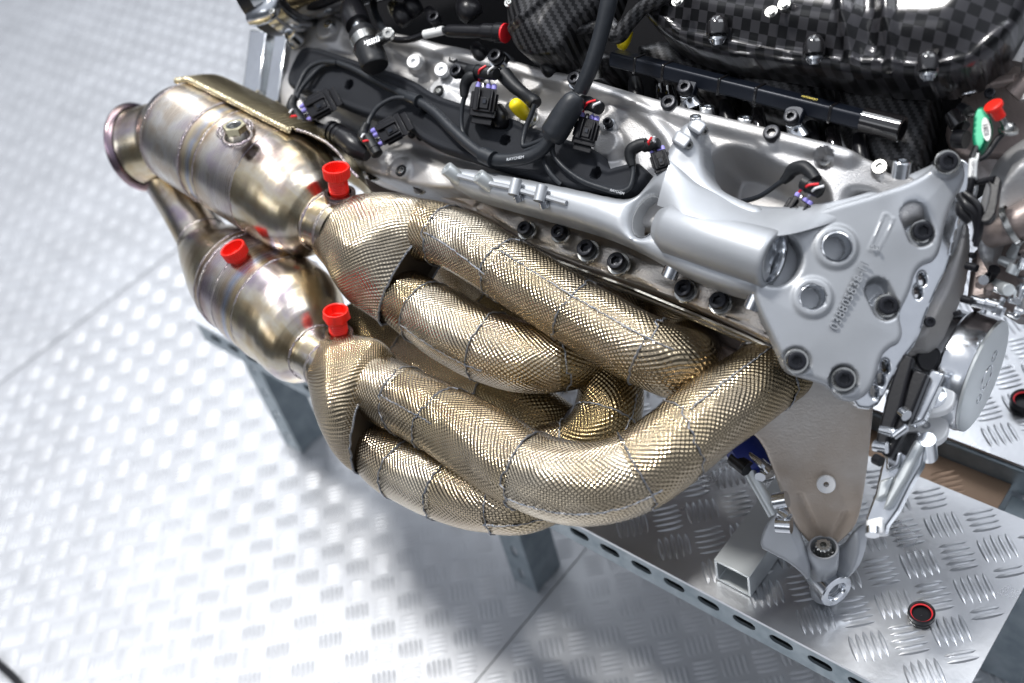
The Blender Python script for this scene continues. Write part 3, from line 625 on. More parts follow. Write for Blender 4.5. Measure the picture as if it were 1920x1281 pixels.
def red_cap(px, py, d, N, s, label, hexed=False, tilt=None):
    """protective plug: px,py is the foot of its thread"""
    o = PD(px, py, d); t = empty('protective_cap', o, label=label, category='plastic cap', group='red plastic caps plugging the exhaust bungs')
    ru = (lambda a, z: 1 + (.022 * (1 if math.sin(a * 36) > 0 else -1) if z > .0125 * s / .0105 and not hexed else 0)) if not hexed else (lambda a, z: (1 / math.cos(((a + math.pi/6) % (math.pi/3)) - math.pi/6) * .93 + .07 if .012 * s / .0105 < z < .016 * s / .0105 else 1))
    mb = MB(); z = s / .0105
    prof = [(-.002*z, .0076*z), (.0, .0078*z)]
    for k in range(5): prof += [(.0006*z + k*.0018*z, .0080*z), (.0014*z + k*.0018*z, .0074*z)]
    lathe(mb, o, N, prof + [(.0112*z, .0078*z)], 48); ob('threaded_stem', mb, RED, t, 20)
    mb = MB(); lathe(mb, o, N, [(.0105*z, .0078*z), (.0122*z, .0098*z), (.0128*z, .0104*z), (.0205*z, .0107*z), (.0212*z, .0104*z), (.0214*z, .0098*z), (.0210*z, .0091*z), (.0150*z, .0088*z), (.0128*z, .0080*z), (.0124*z, .0066*z), (.0075*z, .0064*z), (.0072*z, .0002)], 144, rfun=ru)
    ob('cap_head', mb, RED, t, 25); return t
def vup(x): return nrm(RW @ np.array([x[0], x[1], x[2]]))
dc1 = A1 + N1 * L1 * .985 - U1 * 15 * k1; d1 = float((dc1 - CAM) @ FWD) - 53 * k1 * .72
b1 = vup((-.03, -.80, -.60)); band_collar(637, 364, d1, b1, .0128, cat1); red_cap(636, 358, d1 - .001, b1, .0106, 'red knurled plastic cap on the neck of the upper converter, beside the head')
dc2 = A2 + N2 * L2 * .97 - U2 * 28 * k2; d2 = float((dc2 - CAM) @ FWD) - 47 * k2 * .72
b2 = vup((-.03, -.80, -.60)); band_collar(636, 626, d2, b2, .0112, cat2); red_cap(635, 620, d2 - .001, b2, .0099, 'red plastic cap with a flat hexagonal head on the neck of the lower converter', True)
b3 = vup((-.34, -.70, -.62)); d3 = ed(462, 498, .0) - 104 * k2 * .80 - .018
sensor_nut(462, 503, d3 + .004, b3, cat2, .0098); red_cap(459, 500, d3 - .000, b3, .0106, 'red knurled plastic cap plugged into the side of the lower converter')
# ---- shared small parts
def bolt_mesh():
    mb = MB(); seg = 36; kn = lambda t, z: 1 + (.018 * (1 if int(t / (2 * math.pi) * 36 * 2) % 2 else -1) if -.9 < z < .78 and z > .05 else 0)
    hexf = lambda t: .50 / math.cos(((t + math.pi / 6) % (math.pi / 3)) - math.pi / 6)
    z0 = np.zeros(3); N = np.array([0, 0, 1.0]); S = np.array([1.0, 0, 0])
    lathe(mb, z0, N, [(-.6, .62), (-.02, .62), (0, .98), (.08, 1.0), (.86, 1.0), (.96, .95), (1.0, .86), (1.0, .66), (.93, .62)], seg, S, rfun=None)
    V = []; F = []
    rings = [(.93, None, .62), (.93, 1.0, 0), (.30, 1.0, 0), (.24, .6, 0)]
    for z, k, r in rings:
        for j in range(seg):
            t = 2 * math.pi * j / seg; rr = r if k is None else hexf(t) * k; V.append((rr * math.cos(t), rr * math.sin(t), z))
    for i in range(3):
        for j in range(seg): F.append((i*seg + j, i*seg + (j+1) % seg, (i+1)*seg + (j+1) % seg, (i+1)*seg + j))
    F.append(tuple(3 * seg + j for j in range(seg))); mb.add(V, F)
    me, c = mb.mesh('bolt', 30); me.transform(Matrix.Translation(Vector(c))); me.materials.append(BOLT); return me
BM = bolt_mesh()
def ringm(name, prof, mt, seg=36):
    mb = MB(); lathe(mb, np.zeros(3), np.array([0, 0, 1.0]), prof, seg, np.array([1.0, 0, 0])); me, c = mb.mesh(name, 30); me.transform(Matrix.Translation(Vector(c))); me.materials.append(mt); return me
WASH = ringm('washer', [(-.3, 1.32), (.05, 1.35), (.12, 1.28), (.12, .8)], STEEL)
BOSS = ringm('boss', [(-1.2, 1.25), (-.1, 1.0), (0, .92), (0, .42), (-.12, .38), (-.6, .36), (-.6, .001)], MACH)
STUDW = ringm('standoff', [(-.8, .9), (.3, 1.0), (.5, .95), (.5, .42), (.4, .36), (.1, .34), (.1, .001)], WHITEAL)
STUD = ringm('stud', [(-1.0, 1.0), (.9, 1.0), (1.0, .9), (1.0, .45), (.85, .40), (.2, .38), (.2, .001)], MACH)
SCREWRING = ringm('rubber_ring', [(-.4, 1.0), (.1, 1.0), (.22, .85), (.15, .62), (-.05, .55)], RUB)
SCREWTOP = ringm('screw', [(-.3, .52), (.10, .50), (.16, .40), (.16, .20), (.0, .17), (.0, .001)], STEEL)
def px2m(rpx, d): return rpx * d / FPX
def bolt(px, py, r, h, N, parent, fr=None, washer=False, boss=False):
    P = (fr or EF).P(px, py, h); d = float((P - CAM) @ FWD); R = px2m(r, d)
    o = inst('bolt', BM, P - nrm(N) * R * .35, N, R, parent, S=RW @ np.array([math.cos(px), math.sin(px), 0]))
    if washer: inst('washer', WASH, P - nrm(N) * R * .5, N, R, parent)
    if boss: inst('boss', BOSS, P - nrm(N) * R * .5, N, R * 1.35, parent)
    return o
def screw(px, py, r, h, N, parent):
    P = EP(px, py, h); R = px2m(r, float((P - CAM) @ FWD)); inst('rubber_ring', SCREWRING, P, N, R, parent); inst('screw', SCREWTOP, P, N, R, parent)
VN = nrm(EF.N * .9 + ZW * .25 - YW * 0)          # the way most head bolts point
# ---- engine block and dark interior
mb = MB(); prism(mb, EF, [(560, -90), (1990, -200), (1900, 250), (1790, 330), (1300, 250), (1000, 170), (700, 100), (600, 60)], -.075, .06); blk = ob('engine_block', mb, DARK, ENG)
mb = MB(); prism(mb, EF, [(600, 260), (1480, 520), (1500, 640), (1470, 700), (1360, 680), (1200, 615), (1000, 520), (800, 430), (640, 330)], -.085, .08); bevel(ob('block_side', mb, BROWN, blk), .004)
for (x, y) in ((1050, 560), (1200, 612), (1340, 668)):
    Lb = lambda a, b, c, x=x, y=y: EP(x + a, y + b + a * .42, c - .06)
    mb = MB(); box8(mb, Lb, -70, 60, -30, 22, -.03, 0); o = bevel(ob('port_bracket', mb, BROWN, blk), .003)
    mb = MB(); box8(mb, lambda a, b, c, x=x, y=y: EP(x + a, y + b + a * .3, c - .058), -8, 4, -12, 6, -.002, .004); bevel(ob('spring_clip', mb, STEEL, blk), .0008)
# ---- head flange with its row of bolts (runs along the lower edge of the head)
fo = smooth_closed(EF.poly([(640, 290), (850, 310), (1000, 350), (1200, 430), (1400, 500), (1478, 560), (1500, 620), (1490, 662), (1440, 642), (1380, 612), (1240, 548), (1100, 500), (1020, 470), (960, 435), (900, 400), (840, 372), (700, 335), (655, 318)], -.022), 1)
FB = [(985, 430, 14), (1048, 436, 14), (1100, 468, 17), (1157, 492, 17), (1283, 543, 17), (1348, 566, 17), (700, 320, 13), (786, 347, 12)]
fbs = [EF.st(x, y, -.02) for x, y, _ in FB]
seamline = EF.poly([(900, 408), (1000, 452), (1100, 492), (1250, 545), (1380, 598), (1490, 645)], -.022)
seam2 = EF.poly([(900, 392), (1000, 425), (1100, 462), (1250, 515), (1380, 560), (1490, 612)], -.022)
def hf(S, T, d):
    H = -.022 + .003 * sst(.012, .0, np.min([np.hypot(S - b[0], T - b[1]) for b in fbs], 0))
    sd = seg_d(S, T, seamline); H = H - .0012 * np.exp(-(sd / .0008)**2)
    s2 = seg_d(S, T, seam2); H += .0022 * np.sin(S * 2 * math.pi / .046 + 1.2) * np.exp(-(s2 / .008)**2) - .004 * sst(.004, .012, s2) * (s2 < sd)
    H += .0011 * np.sin(S * 150 + 2 * np.sin(T * 120)) * sst(.0, .02, sd); return H
mb = MB(); relief(mb, EF, fo, hf, .0016, .004, .03); flange = ob('exhaust_flange', mb, CASTB, ENG, 60)
for x, y, r in FB: bolt(x, y, r, -.012, VN, flange, washer=True)
screw(1050, 440, 12, -.012, VN, flange)
# thin gasket sheets under the flange
mb = MB(); tube(mb, np.array([EP(x, y, -.03) for x, y in ((940, 432), (1050, 492), (1180, 540), (1300, 590), (1400, 632), (1490, 676))]), .0016, 6); ob('gasket_edge', mb, STEEL, flange)
mb = MB(); tube(mb, np.array([EP(x, y, -.036) for x, y in ((940, 440), (1050, 501), (1180, 549), (1300, 598), (1400, 641), (1490, 685))]), .0016, 6); ob('gasket_edge', mb, STEEL, flange)
# ---- cylinder head cover, one big casting
co = smooth_closed(EF.poly([(548, 70), (560, 30), (600, 22), (655, 40), (700, 55), (780, 72), (860, 90), (960, 114), (1075, 144), (1220, 184), (1300, 208), (1400, 232), (1500, 258), (1560, 272), (1600, 283), (1650, 300), (1700, 310), (1740, 330), (1700, 400), (1560, 420), (1400, 440), (1250, 430), (1100, 400), (960, 372), (850, 352), (800, 352), (740, 340), (680, 320), (640, 300), (600, 290), (562, 280), (532, 235), (520, 190), (530, 140), (544, 100)], 0), 1)
C2 = lambda pts, h=0: EF.poly(pts, h)
rail = C2([(690, 62), (780, 84), (860, 102), (960, 126), (1075, 157), (1220, 197), (1290, 218), (1400, 244), (1500, 268), (1590, 292)])
arc = C2([(1120, 172), (1180, 196), (1225, 225), (1255, 260), (1275, 300)])
basin = smooth_closed(C2([(1318, 315), (1335, 282), (1372, 268), (1425, 282), (1475, 312), (1520, 322), (1560, 352), (1560, 420), (1300, 420)]), 2)
basin2 = smooth_closed(C2([(1575, 362), (1590, 345), (1620, 342), (1650, 352), (1660, 400), (1570, 400)]), 2)
low = smooth_closed(C2([(560, 150), (700, 205), (820, 250), (1050, 330), (1150, 360), (1000, 358), (850, 320), (760, 300), (650, 260), (560, 230)]), 2)
mid = smooth_closed(C2([(900, 150), (1000, 160), (1090, 180), (1120, 205), (1180, 250), (1210, 330), (1140, 330), (1100, 285), (1000, 240), (900, 205), (820, 160)]), 2)
leftp = smooth_closed(C2([(640, 62), (700, 88), (780, 100), (830, 130), (820, 180), (700, 140), (600, 100)]), 2)
bumps = [(777, 117, 16, .003), (829, 132, 16, .003), (852, 108, 19, .005), (822, 170, 19, .003), (930, 118, 22, .004), (1000, 153, 21, .003), (1078, 162, 20, .004), (752, 320, 21, .004), (968, 205, 24, .002), (1163, 200, 22, .002),
         (1137, 270, 22, .002), (1140, 232, 17, .003), (1255, 195, 24, .004), (1450, 252, 24, .004), (1020, 265, 25, .002), (705, 320, 19, .003), (620, 52, 28, .006), (700, 300, 22, .003)]
bst = [(EF.st(x, y, 0), r * .8 / FPX, hh) for x, y, r, hh in bumps]
pk = [(EF.st(1548, 300, 0), .0062), (EF.st(1650, 312, 0), .0062)]
edge_s = EF.st(1560, 300, 0)[0]
def hc(S, T, d):
    H = np.zeros_like(S); rd = seg_d(S, T, rail); H += .0065 * sst(.0095, .003, rd)
    for poly, dep, wd in ((leftp, .006, .012), (mid, .010, .016), (low, .010, .014), (basin, .042, .012), (basin2, .020, .008)):
        q, _, _ = sdf_poly(S, T, poly); H -= dep * sst(-.001, wd, q)
    H += .006 * sst(.008, .001, seg_d(S, T, arc))
    H += .0016 * np.sin(S * 95 + 1.5 * np.sin(T * 80)) * np.sin(T * 110 + S * 30) * sst(edge_s - .15, edge_s - .22, S)
    H += .0035 * np.exp(-(((S - EF.st(1060, 190, 0)[0]) / .004)**2)) * sst(.0, .01, rd)
    for (c, r, hh) in bst:
        q = np.hypot(S - c[0], T - c[1]); H = np.maximum(H, (H.mean() * 0 + hh) * sst(r * 1.5, r * 1.05, q) + H * (1 - sst(r * 1.5, r * 1.05, q)))
    for c, r in pk:
        q = np.hypot(S - c[0], T - c[1]); H -= .012 * sst(r * 1.08, r * .92, q)
    H -= .035 * sst(edge_s + .0, edge_s + .09, S); return H
mb = MB(); relief(mb, EF, co, hc, .0013, .0045, .05); cover = ob('cylinder_head_cover', mb, CASTB, ENG, 60)
cover.data.materials.clear(); cover.data.materials.append(CAST)
for x, y, r, h in ((930, 107, 14, .013), (1078, 149, 13, .013), (1255, 195, 15, .006), (1448, 252, 16, .006), (1140, 230, 9, .006)): bolt(x, y, r, h, VN, cover, boss=(r in (14, 13, 9)))
for x, y in ((777, 117), (829, 132)): P = EP(x, y, .008); inst('standoff', STUDW, P, nrm(VN + nrm(CAM - P) * .6), px2m(13, Edepth(x, y)), cover)
for x, y, r in ((852, 108, 12), (822, 170, 11), (752, 320, 12), (1163, 200, 14), (1137, 268, 14), (788, 255, 9), (772, 252, 8)): screw(x, y, r, .004 if y < 180 or y > 300 else -.004, VN, cover)
for x, y in ((1325, 213), (1396, 234)): inst('standoff', STUD, EP(x, y, -.004), nrm(EF.T * .8 + EF.N * .6), px2m(15, .75), cover)
inst('standoff', STUD, EP(1690, 316, .006), nrm(EF.T * .75 + EF.N * .65), px2m(16, .69), cover)
inst('standoff', STUD, EP(620, 50, .008), VN, px2m(10, .95), cover); inst('stud_nut', STUD, EP(551, 70, .012), VN, px2m(13, .97), cover); inst('washer', WASH, EP(555, 74, .004), VN, px2m(15, .97), cover)
for x, y in ((1548, 300), (1650, 314)):
    mb = MB(); lathe(mb, EP(x, y, -.008), EF.N, [(.0, .0048), (.002, .0046), (.002, .0026), (.0, .0022), (0, .0001)], 28)
    ob('recessed_screw', mb, STEEL, cover)
# bright machined end face with ribs at the far left of the head
for k, (a, b, c, d) in enumerate((((468, 55), (500, 58), (486, 170), (452, 190)), ((516, 55), (540, 60), (520, 190), (492, 205)))):
    mb = MB(); prism(mb, EF, [a, b, c, d], -.004, .03); bevel(ob('machined_rib', mb, MACH, cover), .0015)
mb = MB(); prism(mb, EF, [(470, 52), (560, 60), (620, 260), (520, 255), (446, 200)], -.026, .03); bevel(ob('end_face', mb, MATTE, cover), .003)
# ---- dark foam pad lying on the cover
fp = smooth_closed(EF.poly([(539, 150), (546, 128), (560, 98), (572, 87), (592, 89), (630, 101), (680, 118), (725, 131), (775, 150), (806, 172), (842, 188), (925, 212), (962, 222), (1000, 240), (1049, 256), (1124, 282), (1132, 306), (1142, 318), (1160, 313), (1196, 304), (1208, 316), (1222, 330), (1180, 372), (1120, 362), (1045, 348), (932, 315), (870, 296), (820, 280), (787, 262), (760, 238), (725, 228), (675, 214), (634, 198), (603, 184), (560, 172), (543, 163)], .010), 1)
fh = [(EF.st(655, 160, .012), .0042), (EF.st(793, 208, .012), .0036), (EF.st(947, 263, .012), .0040), (EF.st(1117, 325, .012), .0042)]
fn = EF.st(935, 222, .012)
def hfm(S, T, d):
    H = .012 - .002 * sst(0, .05, seg_d(S, T, EF.poly([(560, 130), (760, 200), (950, 280), (1160, 350)], .012))) + .0012 * np.sin(S * 38)
    H -= .006 * sst(.007, .002, seg_d(S, T, EF.poly([(905, 205), (925, 228), (950, 232)], .012)))
    for c, r in fh: H -= .008 * sst(r * 1.08, r * .9, np.hypot(S - c[0], T - c[1]))
    H += .0015 * sst(.006, .004, d) * sst(.0, .003, d); return H
mb = MB(); relief(mb, EF, fp, hfm, .0012, .0022, .010); foam = ob('foam_pad', mb, FOAM, ENG, 60)
# ---- cast bracket: arm with a window above it, a bored tube and an end plate
AH = .018
ao = smooth_closed(EF.poly([(834, 330), (842, 314), (870, 312), (935, 322), (1000, 336), (1080, 352), (1150, 368), (1182, 366), (1205, 342), (1228, 312), (1248, 280), (1262, 250), (1282, 224), (1304, 224), (1318, 246), (1312, 285), (1316, 318), (1345, 352), (1400, 376), (1430, 384), (1432, 410), (1430, 450), (1432, 500), (1424, 548), (1375, 545), (1300, 520), (1240, 492), (1170, 452), (1100, 424), (1020, 402), (940, 380), (880, 364), (845, 350)], AH), 2)
SC = EF.st(1208, 402, AH)
th = np.linspace(0, 2 * math.pi, 26)[:-1]; u1 = EF.st(1222, 366, AH) - EF.st(1193, 440, AH); u1 = u1 / np.linalg.norm(u1); u2 = np.array([-u1[1], u1[0]])
slot = np.array([SC + .0155 * math.cos(t) * u1 + .0102 * math.sin(t) * u2 for t in th])
armc = EF.poly([(850, 333), (1000, 362), (1120, 392), (1200, 420)], AH); lugc = EF.poly([(1290, 250), (1262, 300), (1250, 360)], AH)
def ha(S, T, d): return AH + .004 * sst(.02, .0, seg_d(S, T, armc)) + .003 * sst(.016, 0, seg_d(S, T, lugc)) - .0035 * np.exp(-(np.hypot(S - SC[0], T - SC[1]) / .02)**2)
mb = MB(); relief(mb, EF, ao, ha, .0014, .0085, .018, [slot]); bracket = ob('cast_bracket', mb, CASTF, ENG, 60)
mb = MB(); V = [EF.W(p[0], p[1], AH - .004) for p in slot] + [EF.W(p[0] - .006, p[1], AH - .034) for p in slot]
mb.add(V, [(k, (k+1) % 25, 25 + (k+1) % 25, 25 + k) for k in range(25)] ); ob('slot_bore', mb, WHITEAL, bracket)
# tube
te = EP(1452, 487, .017); ts = EP(1262, 428, .017); tN = nrm(te - ts); tL = np.linalg.norm(te - ts)
mb = MB(); lathe(mb, ts, tN, [(-.012, .004), (-.010, .012), (.0, .0180), (tL * .5, .0188), (tL - .004, .0192), (tL - .001, .0188), (tL, .0178), (tL, .0155)], 72); ob('bored_tube', mb, CASTF, bracket, 50)
mb = MB(); lathe(mb, ts, tN, [(tL + .0003, .0160), (tL + .0003, .0150), (tL - .001, .0145), (tL - .007, .0142), (tL - .0075, .0112), (tL - .024, .0115), (tL - .025, .0001)], 60); ob('tube_bore', mb, MACH, bracket, 30)
# end plate in its own plane, turned towards the engine's front
FF = Frame(te - tN * .003, XW, math.cos(math.radians(30)) * EF.N + math.sin(math.radians(30)) * XW)
po = smooth_closed(FF.poly([(1412, 540), (1414, 500), (1422, 460), (1440, 428), (1486, 410), (1560, 384), (1640, 362), (1720, 335), (1762, 305), (1782, 285), (1806, 292), (1818, 320), (1810, 350), (1795, 372), (1780, 410), (1774, 440), (1768, 470), (1756, 490), (1738, 494), (1722, 508), (1712, 545), (1702, 565), (1690, 590), (1699, 625), (1690, 645), (1672, 652), (1655, 670), (1645, 710), (1632, 738), (1604, 756), (1578, 750), (1560, 726), (1530, 714), (1505, 708), (1480, 698), (1466, 668), (1444, 620), (1424, 580)], 0), 2)
F2 = lambda x, y: FF.st(x, y, 0)
fh_ = [(F2(1568, 463), .0086, .0125), (F2(1523, 558), .0078, .0115), (te, 0, 0)]
pockets = [((1716, 402), (1730, 437)), ((1648, 545), (1664, 576))]
seats = [(F2(1776, 304), .009, .001), (F2(1493, 678), .0085, -.005), (F2(1582, 712), .0085, -.005), (F2(1729, 436), .0075, -.011), (F2(1664, 575), .0075, -.011)]
rect = FF.poly([(1661, 399), (1678, 410), (1645, 476), (1630, 466)], 0)
def hp_(S, T, d):
    H = .0012 * sst(0, .03, d) - .003 * sst(.0, .05, seg_d(S, T, FF.poly([(1480, 500), (1560, 640), (1600, 720)], 0)))
    for c, r, rb in fh_[:2]:
        q = np.hypot(S - c[0], T - c[1]); H += .0022 * sst(rb * 1.25, rb * .95, q); H -= .016 * sst(r * 1.06, r * .94, q)
    for a, b in pockets:
        q = seg_d(S, T, np.array([F2(*a), F2(*b)])); H -= .011 * sst(.0092, .0058, q)
    for c, r, hh in seats:
        q = np.hypot(S - c[0], T - c[1]); k = sst(r * 1.15, r * .95, q); H = H * (1 - k) + hh * k
    q, _, _ = sdf_poly(S, T, rect); H += .0007 * np.exp(-(q / .0005)**2)
    H += .0
    return H
mb = MB(); relief(mb, FF, po, hp_, .0011, .0040, .012, [np.array([FF.st(1455, 486) + .0160 * np.array([math.cos(t), math.sin(t) * 1.04]) for t in np.linspace(0, 2 * math.pi, 33)[:-1]])]); plate = ob('end_plate', mb, CASTF, ENG, 60)
mb = MB(); lathe(mb, FF.W(*FF.st(1462, 486), -.019), FF.N, [(0, .0195), (.001, .0190), (.001, .0001)], 50); ob('bore_seat', mb, CASTF, plate)
for c, r, rb in fh_[:2]:
    mb = MB(); lathe(mb, FF.W(c[0], c[1], .0), FF.N, [(.0018, r * 1.12), (.0022, r * 1.02), (.001, r * .97), (-.018, r * .95), (-.0185, .0001)], 44); ob('machined_bore', mb, MACH, plate)
BN = nrm(FF.N * .85 + nrm(CAM - te) * .3)
for x, y, r, h in ((1776, 304, 18, .006), (1729, 434, 18, -.006), (1664, 573, 18, -.006), (1493, 677, 18, .002), (1582, 711, 18, .002)): bolt(x, y, r, h, BN, plate, FF, washer=False); inst('washer', WASH, FF.P(x, y, h - .004), BN, px2m(r * .98, .68), plate)
# raised casting number
def text_mesh(name, txt, o, S, N, size, ext, mt, parent, align='CENTER'):
    cu = bpy.data.curves.new('lettering', 'FONT'); cu.body = txt; cu.size = size; cu.extrude = ext; cu.align_x = align; cu.align_y = 'CENTER'; cu.resolution_u = 2
    t = bpy.data.objects.new('lettering', cu); COL.objects.link(t); bpy.context.view_layer.update()
    me = bpy.data.meshes.new_from_object(t.evaluated_get(bpy.context.evaluated_depsgraph_get())); bpy.data.objects.remove(t); bpy.data.curves.remove(cu)
    me.materials.append(mt); me.name = name; a, b, c = basis(N, S); q = bpy.data.objects.new(name, me); link(q, name, o, parent, {}); q.rotation_euler = Matrix(np.array([a, b, c]).T.tolist()).to_euler(); return q
sd = FF.P(1622, 495, 0) - FF.P(1564, 613, 0)
text_mesh('casting_number', '038805838-11', FF.P(1594, 553, .0019), sd, FF.N, .0084, .0011, CASTF, plate)
text_mesh('casting_number', '3', FF.P(1643, 464, .0018), sd, FF.N, .0078, .0009, CASTF, plate)
# top face of the bracket, from the end plate's crest back to the head cover
rowb = [(1262, 290, EF, .020), (1300, 330, EF, .017), (1345, 353, EF, .012), (1400, 376, EF, .008), (1470, 383, EF, .004), (1560, 373, EF, -.002), (1640, 351, EF, -.014), (1715, 318, EF, -.026), (1775, 292, EF, -.040)]
rowc = [(1232, 385, EF, .024), (1276, 400, EF, .0330), (1335, 417, EF, .0336), (1400, 437, EF, .0338), (1470, 441, EF, .0262), (1560, 418, FF, -.0020), (1640, 396, FF, -.0034), (1715, 368, FF, -.0034), (1780, 328, FF, -.003)]
ra = catmull([f.P(x, y, h) for x, y, f, h in rowb], 8); rc = catmull([f.P(x, y, h) for x, y, f, h in rowc], 8)
n = len(ra); V = []; K = 14
for i in range(K + 1):
    t = i / K; bul = .0018 * math.sin(math.pi * t)**.7
    down = -.012 * (max(0, (.12 - t)) / .12)**2
    for j in range(n): V.append(ra[j] * (1 - t) + rc[j] * t + EF.N * (bul + down) + (0 if t < .9 else 0))
V2 = [v - ZW * .012 - EF.T * .002 for v in V[:n]]
mb = MB(); F = grid_faces(K + 1, n); F = [q[::-1] for q in F]; V = np.array(V)
q = F[len(F)//2]
if np.cross(V[q[1]] - V[q[0]], V[q[2]] - V[q[0]]) @ EF.N < 0: F = [q[::-1] for q in F]
b0 = len(V); V = np.vstack([V, V2]); F += [(j, j + 1, b0 + j + 1, b0 + j) for j in range(n - 1)]
mb.add(V, F); ob('bracket_top', mb, CASTF, bracket, 70)
# lugs on the arm
for (x, y) in ((1276, 262), (1305, 236)):
    Lb = lambda a, b, c, x=x, y=y: EP(x + a * .82 + b * .5, y + a * .52 - b * .80, AH + c)
    mb = MB(); box8(mb, Lb, -15, 17, -13, 15, -.004, .0085); bevel(ob('lug', mb, CASTF, bracket), .0022, 3)
    mb = MB(); lathe(mb, EP(x + 16, y + 10, AH + .004), nrm(XW * .8 + EF.N * .5 - EF.T * .3), [(0, .0030), (.0006, .0028), (.0006, .0014), (-.003, .0012)], 20); ob('lug_screw', mb, STEEL, bracket)
inst('standoff', STUD, EP(1304, 228, AH + .004), nrm(EF.T * .7 + EF.N * .7), px2m(11, .75), bracket)
# small fittings along the arm
for x, y in ((847, 324), (907, 338)):
    inst('arm_boss', ringm('arm_boss', [(-1.5, .95), (.9, 1.0), (1.05, .92), (1.05, .42), (.8, .36), (.8, .001)], MATTE), EP(x, y, AH + .007), nrm(EF.N * .8 - XW * .45 + EF.T * .2), px2m(14, .84), bracket)
for (a, b) in (((860, 330), (903, 342)), ((918, 344), (965, 354)), ((976, 358), (1012, 368)), ((1024, 370), (1062, 381))):
    mb = MB(); tube(mb, np.array([EP(*a, AH + .0058), EP(*b, AH + .0052)]), .0021, 8); ob('arm_rib', mb, CASTF, bracket)
for x, y in ((966, 352), (1014, 364)):
    mb = MB(); tube(mb, np.array([EP(x + 3, y - 15, AH + .009), EP(x - 4, y + 14, AH + .009)]), .0042, 14); ob('arm_post', mb, CASTF, bracket)
    mb = MB(); tube(mb, np.array([EP(x + 4, y + 14, AH + .007), EP(x + 8, y + 26, AH + .004)]), .0034, 12); ob('arm_post_foot', mb, MACH, bracket)
for x, y, d in ((1258, 506, .0), (1412, 565, .0)):
    mb = MB(); tube(mb, np.array([EP(x + 12, y - 22, .006), EP(x - 4, y + 14, .002)]), .0058, 20); bevel(ob('arm_peg', mb, MACH, bracket), .0008)
# flange layer behind the end plate with drilled holes
go = smooth_closed(FF.poly([(1740, 300), (1800, 290), (1832, 318), (1830, 360), (1806, 400), (1792, 450), (1780, 500), (1760, 540), (1738, 590), (1722, 640), (1690, 680), (1665, 730), (1640, 770), (1600, 765), (1590, 700), (1640, 600), (1700, 480), (1740, 400)], -.012), 1)
hl = [FF.poly([(x + 7 * math.cos(t) + 3 * math.sin(t), y + 13 * math.sin(t) - 4 * math.cos(t)) for t in np.linspace(0, 6.28, 13)[:-1]], -.012) for x, y in ((1730, 524), (1722, 548), (1661, 688), (1652, 712), (1640, 735))]
mb = MB(); relief(mb, FF, go, lambda S, T, d: np.full_like(S, -.012), .0014, .0015, .016, hl); ob('drilled_flange', mb, MACH, plate, 50)
mb = MB(); relief(mb, FF, smooth_closed(FF.poly([(1770, 300), (1812, 300), (1838, 330), (1836, 368), (1812, 408), (1798, 460), (1780, 490), (1770, 400)], -.020), 1), lambda S, T, d: np.full_like(S, -.020), .002, .002, .014); ob('second_flange', mb, CASTF, plate, 50)
# rounded front cover behind
eo = smooth_closed(FF.poly([(1790, 430), (1812, 404), (1826, 418), (1828, 470), (1822, 520), (1812, 560), (1792, 600), (1775, 640), (1752, 668), (1722, 668), (1690, 655), (1688, 620), (1720, 560), (1760, 490)], -.026), 2)
mb = MB(); relief(mb, FF, eo, lambda S, T, d: -.026 + .006 * sst(0, .02, d), .0016, .010, .03); fc = ob('front_cover', mb, CAST, ENG, 60)
bolt(1743, 604, 10, -.016, FF.N, fc, FF)
# ---- lower mounting plate and foot
G0 = PD(1548, 905, .785); gA = PD(1450, 760, .760); gB = PD(1630, 760, .745); gC = PD(1545, 1035, .806)
gn = nrm(np.cross(gB - gA, gC - gA)); gn = gn if gn @ (CAM - G0) > 0 else -gn
GF = Frame(gA, gB - gA, gn)
mo = smooth_closed(GF.poly([(1470, 700), (1645, 700), (1638, 760), (1632, 830), (1624, 900), (1614, 960), (1604, 990), (1580, 1012), (1562, 1024), (1528, 1024), (1510, 1012), (1490, 985), (1467, 934), (1448, 880), (1430, 836), (1402, 806), (1440, 765)], 0), 1)
gv = GF.poly([(1500, 930), (1535, 1006)], 0); gv2 = GF.poly([(1585, 962), (1562, 1006)], 0)
def hm(S, T, d): return .002 * sst(.03, 0, seg_d(S, T, GF.poly([(1548, 760), (1546, 1010)], 0))) - .0028 * np.exp(-(seg_d(S, T, gv) / .0022)**2) - .0022 * np.exp(-(seg_d(S, T, gv2) / .0022)**2)
mb = MB(); relief(mb, GF, mo, hm, .0016, .0022, .010); mount = ob('mount_plate', mb, TI, ENG, 60)
inst('round_bolt', ringm('round_bolt', [(-.6, 1.0), (.30, 1.0), (.42, .92), (.42, .30), (-.4, .26), (-.4, .001)], WHITEAL), GF.P(1549, 907, .004), nrm(GF.N + nrm(CAM - G0) * 1.5), px2m(18, .76), mount)
UP = ZW
fb = PZ(1544, 1116, TZ + .003); lo_, hi_ = .0, .12
for _ in range(30):
    md = (lo_ + hi_) / 2; q_ = (fb + ZW * md - CAM) @ RW; yy = CY + FPX * q_[1] / q_[2]
    if yy > 1026: lo_ = md
    else: hi_ = md
mo_ = fb + ZW * md; hh = md
mb = MB(); lathe(mb, fb, UP, [(0, .0001), (0, .0075), (.002, .0096), (.010, .0104), (.012, .0098), (hh - .024, .0096), (hh - .022, .0108), (hh - .001, .0112), (hh, .0104), (hh, .0092), (hh - .002, .0086), (hh - .010, .0082), (hh - .010, .0001)], 56); ob('foot_boss', mb, CASTF, mount, 40)
star = lambda t, z: 1 + .07 * math.cos(12 * t)
mb = MB(); lathe(mb, mo_ - UP * .010, UP, [(0, .0072), (.003, .0072), (.0034, .0060), (.012, .0058), (.013, .0048), (.013, .0024), (.008, .002), (.008, .0001)], 96, rfun=star); ob('star_bolt', mb, STEEL, mount)
